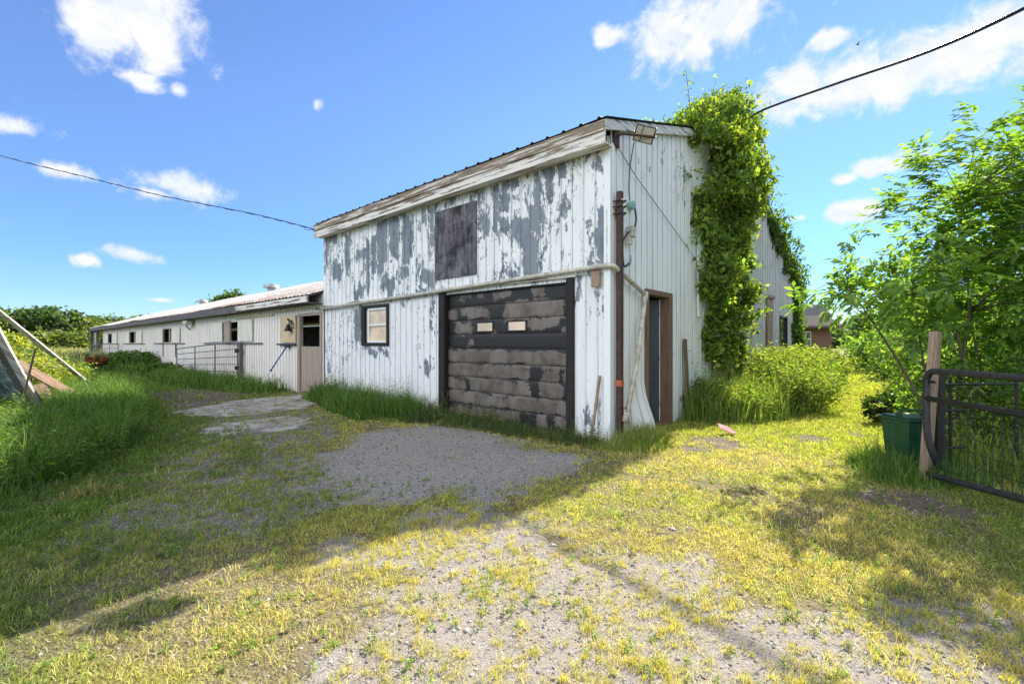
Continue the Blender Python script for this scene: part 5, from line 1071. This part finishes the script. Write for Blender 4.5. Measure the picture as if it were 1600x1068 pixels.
tall('bin_grass', 'grass clump around the bin and gatepost', [(3.6, 4.7), (3.9, 4.4), (4.6, 4.35), (5.2, 4.8), (5.0, 5.6), (4.0, 5.6)], 4200, .10, .38, TG+[(.14, .21, .04)], sd=31)
tall('hedge_grass', 'rough grass behind the gate and below hedge', [(4.8, 4.9), (5.0, 3.2), (7, 3), (12, 8), (11.5, 14), (9.6, 11.8), (7.2, 8.4), (5.7, 6.4)], 16000, .15, .6, TY+TG, sd=34)
tall('field_grass', 'pale meadow grass in the field on the left', [(-60, 62), (-38, 44), (-24, 27), (-30, 22), (-50, 34), (-85, 60)], 16000, .5, 1.15, [(.34, .33, .15), (.42, .38, .20), (.22, .27, .08)], lean=(.05, .4), sd=37)

BP = [(-3.9, 2.0), (-4.4, 4.4), (-5.2, 6.5), (-7.6, 9.6), (-11, 13.4), (-14, 15.0), (-12.5, 12), (-9.8, 8.6), (-7.2, 5.2), (-5.4, 2.0)]
weedy('bank_weeds', 'leafy green weeds scattered over the left bank', BP, 1500, .18, .55, .085, [(.11, .21, .03), (.16, .26, .04), (.07, .15, .02)], 41)
weedy('sunny_bank_weeds', 'lime green weeds in the sun at the left edge', [(-6.2, 4.6), (-7.8, 7.0), (-9.8, 9.4), (-13, 13.0), (-16, 15), (-20, 14), (-12, 7), (-8, 4)], 1300, .25, .7, .11, [(.22, .30, .04), (.30, .35, .05), (.15, .23, .03)], 43)
weedy('wall_weeds', 'leafy weeds along the barn front', fp([(3.6, .02), (3.5, .8), (4.4, 1.2), (5.6, 1.1), (7.2, .7), (8.4, .5), (8.5, .02)]), 260, .25, .75, .08, TG, 45, flower=(.5, .5, .35))
weedy('doorway_weeds', 'low leafy weeds before the garage door', fp([(.0, .02), (-.1, .5), (.9, .5), (2.4, .6), (3.8, 1.0), (3.9, .02)]), 260, .12, .5, .06, [(.08, .15, .03), (.12, .20, .04), (.18, .21, .08)], 47, flower=(.45, .45, .3))
weedy('gable_side_weeds', 'dense leafy weeds along the gable side', gp([(2.3, .05), (2.4, .8), (3.2, 1.3), (4.5, 1.65), (6, 1.75), (9, 1.55), (14, 1.4), (15, .05)]), 1500, .35, 1.25, .10, [(.17, .26, .035), (.24, .31, .05), (.11, .19, .028)], 49, flower=(.42, .38, .25))
weedy('stable_weeds', 'leafy weeds along the stable wall', fp([(10.3, .02), (10.6, 1.1), (13, 1.6), (16, 1.9), (20, 1.6), (26, 2.0), (34, 2.2), (44, 2.6), (46, .02)]), 700, .25, .75, .13, TG, 51, flower=(.45, .45, .3))
weedy('hedge_weeds', 'bright weeds behind the black gate', [(4.9, 5.1), (5.2, 3.4), (7, 3.4), (12, 8), (11.5, 14), (9.8, 11.8), (7.4, 8.4), (5.8, 6.4)], 1100, .25, .8, .09, [(.16, .26, .035), (.24, .32, .045), (.10, .19, .028)], 53)

weedy('lawn_weeds', 'low broadleaf weeds and clover dotted through the lawn', [(-3, 1.4), (-4.5, 4), (-2, 5), (.5, 4.6), (1.6, 5.8), (3, 6.8), (7, 9), (8, 8), (5, 4.6), (3.6, 2.2), (1.5, 1.3)], 1500, .015, .06, .028, [(.20, .32, .05), (.28, .38, .06), (.13, .24, .04)], 61, per=12)
weedy('track_weeds', 'low dark weeds along the shaded track', [(-4.5, 2.2), (-5.6, 6), (-6.5, 8.5), (-5, 8.5), (-3, 5.5), (-2.2, 3)], 1000, .03, .10, .035, [(.09, .19, .035), (.14, .25, .045), (.20, .26, .07)], 63, per=12)
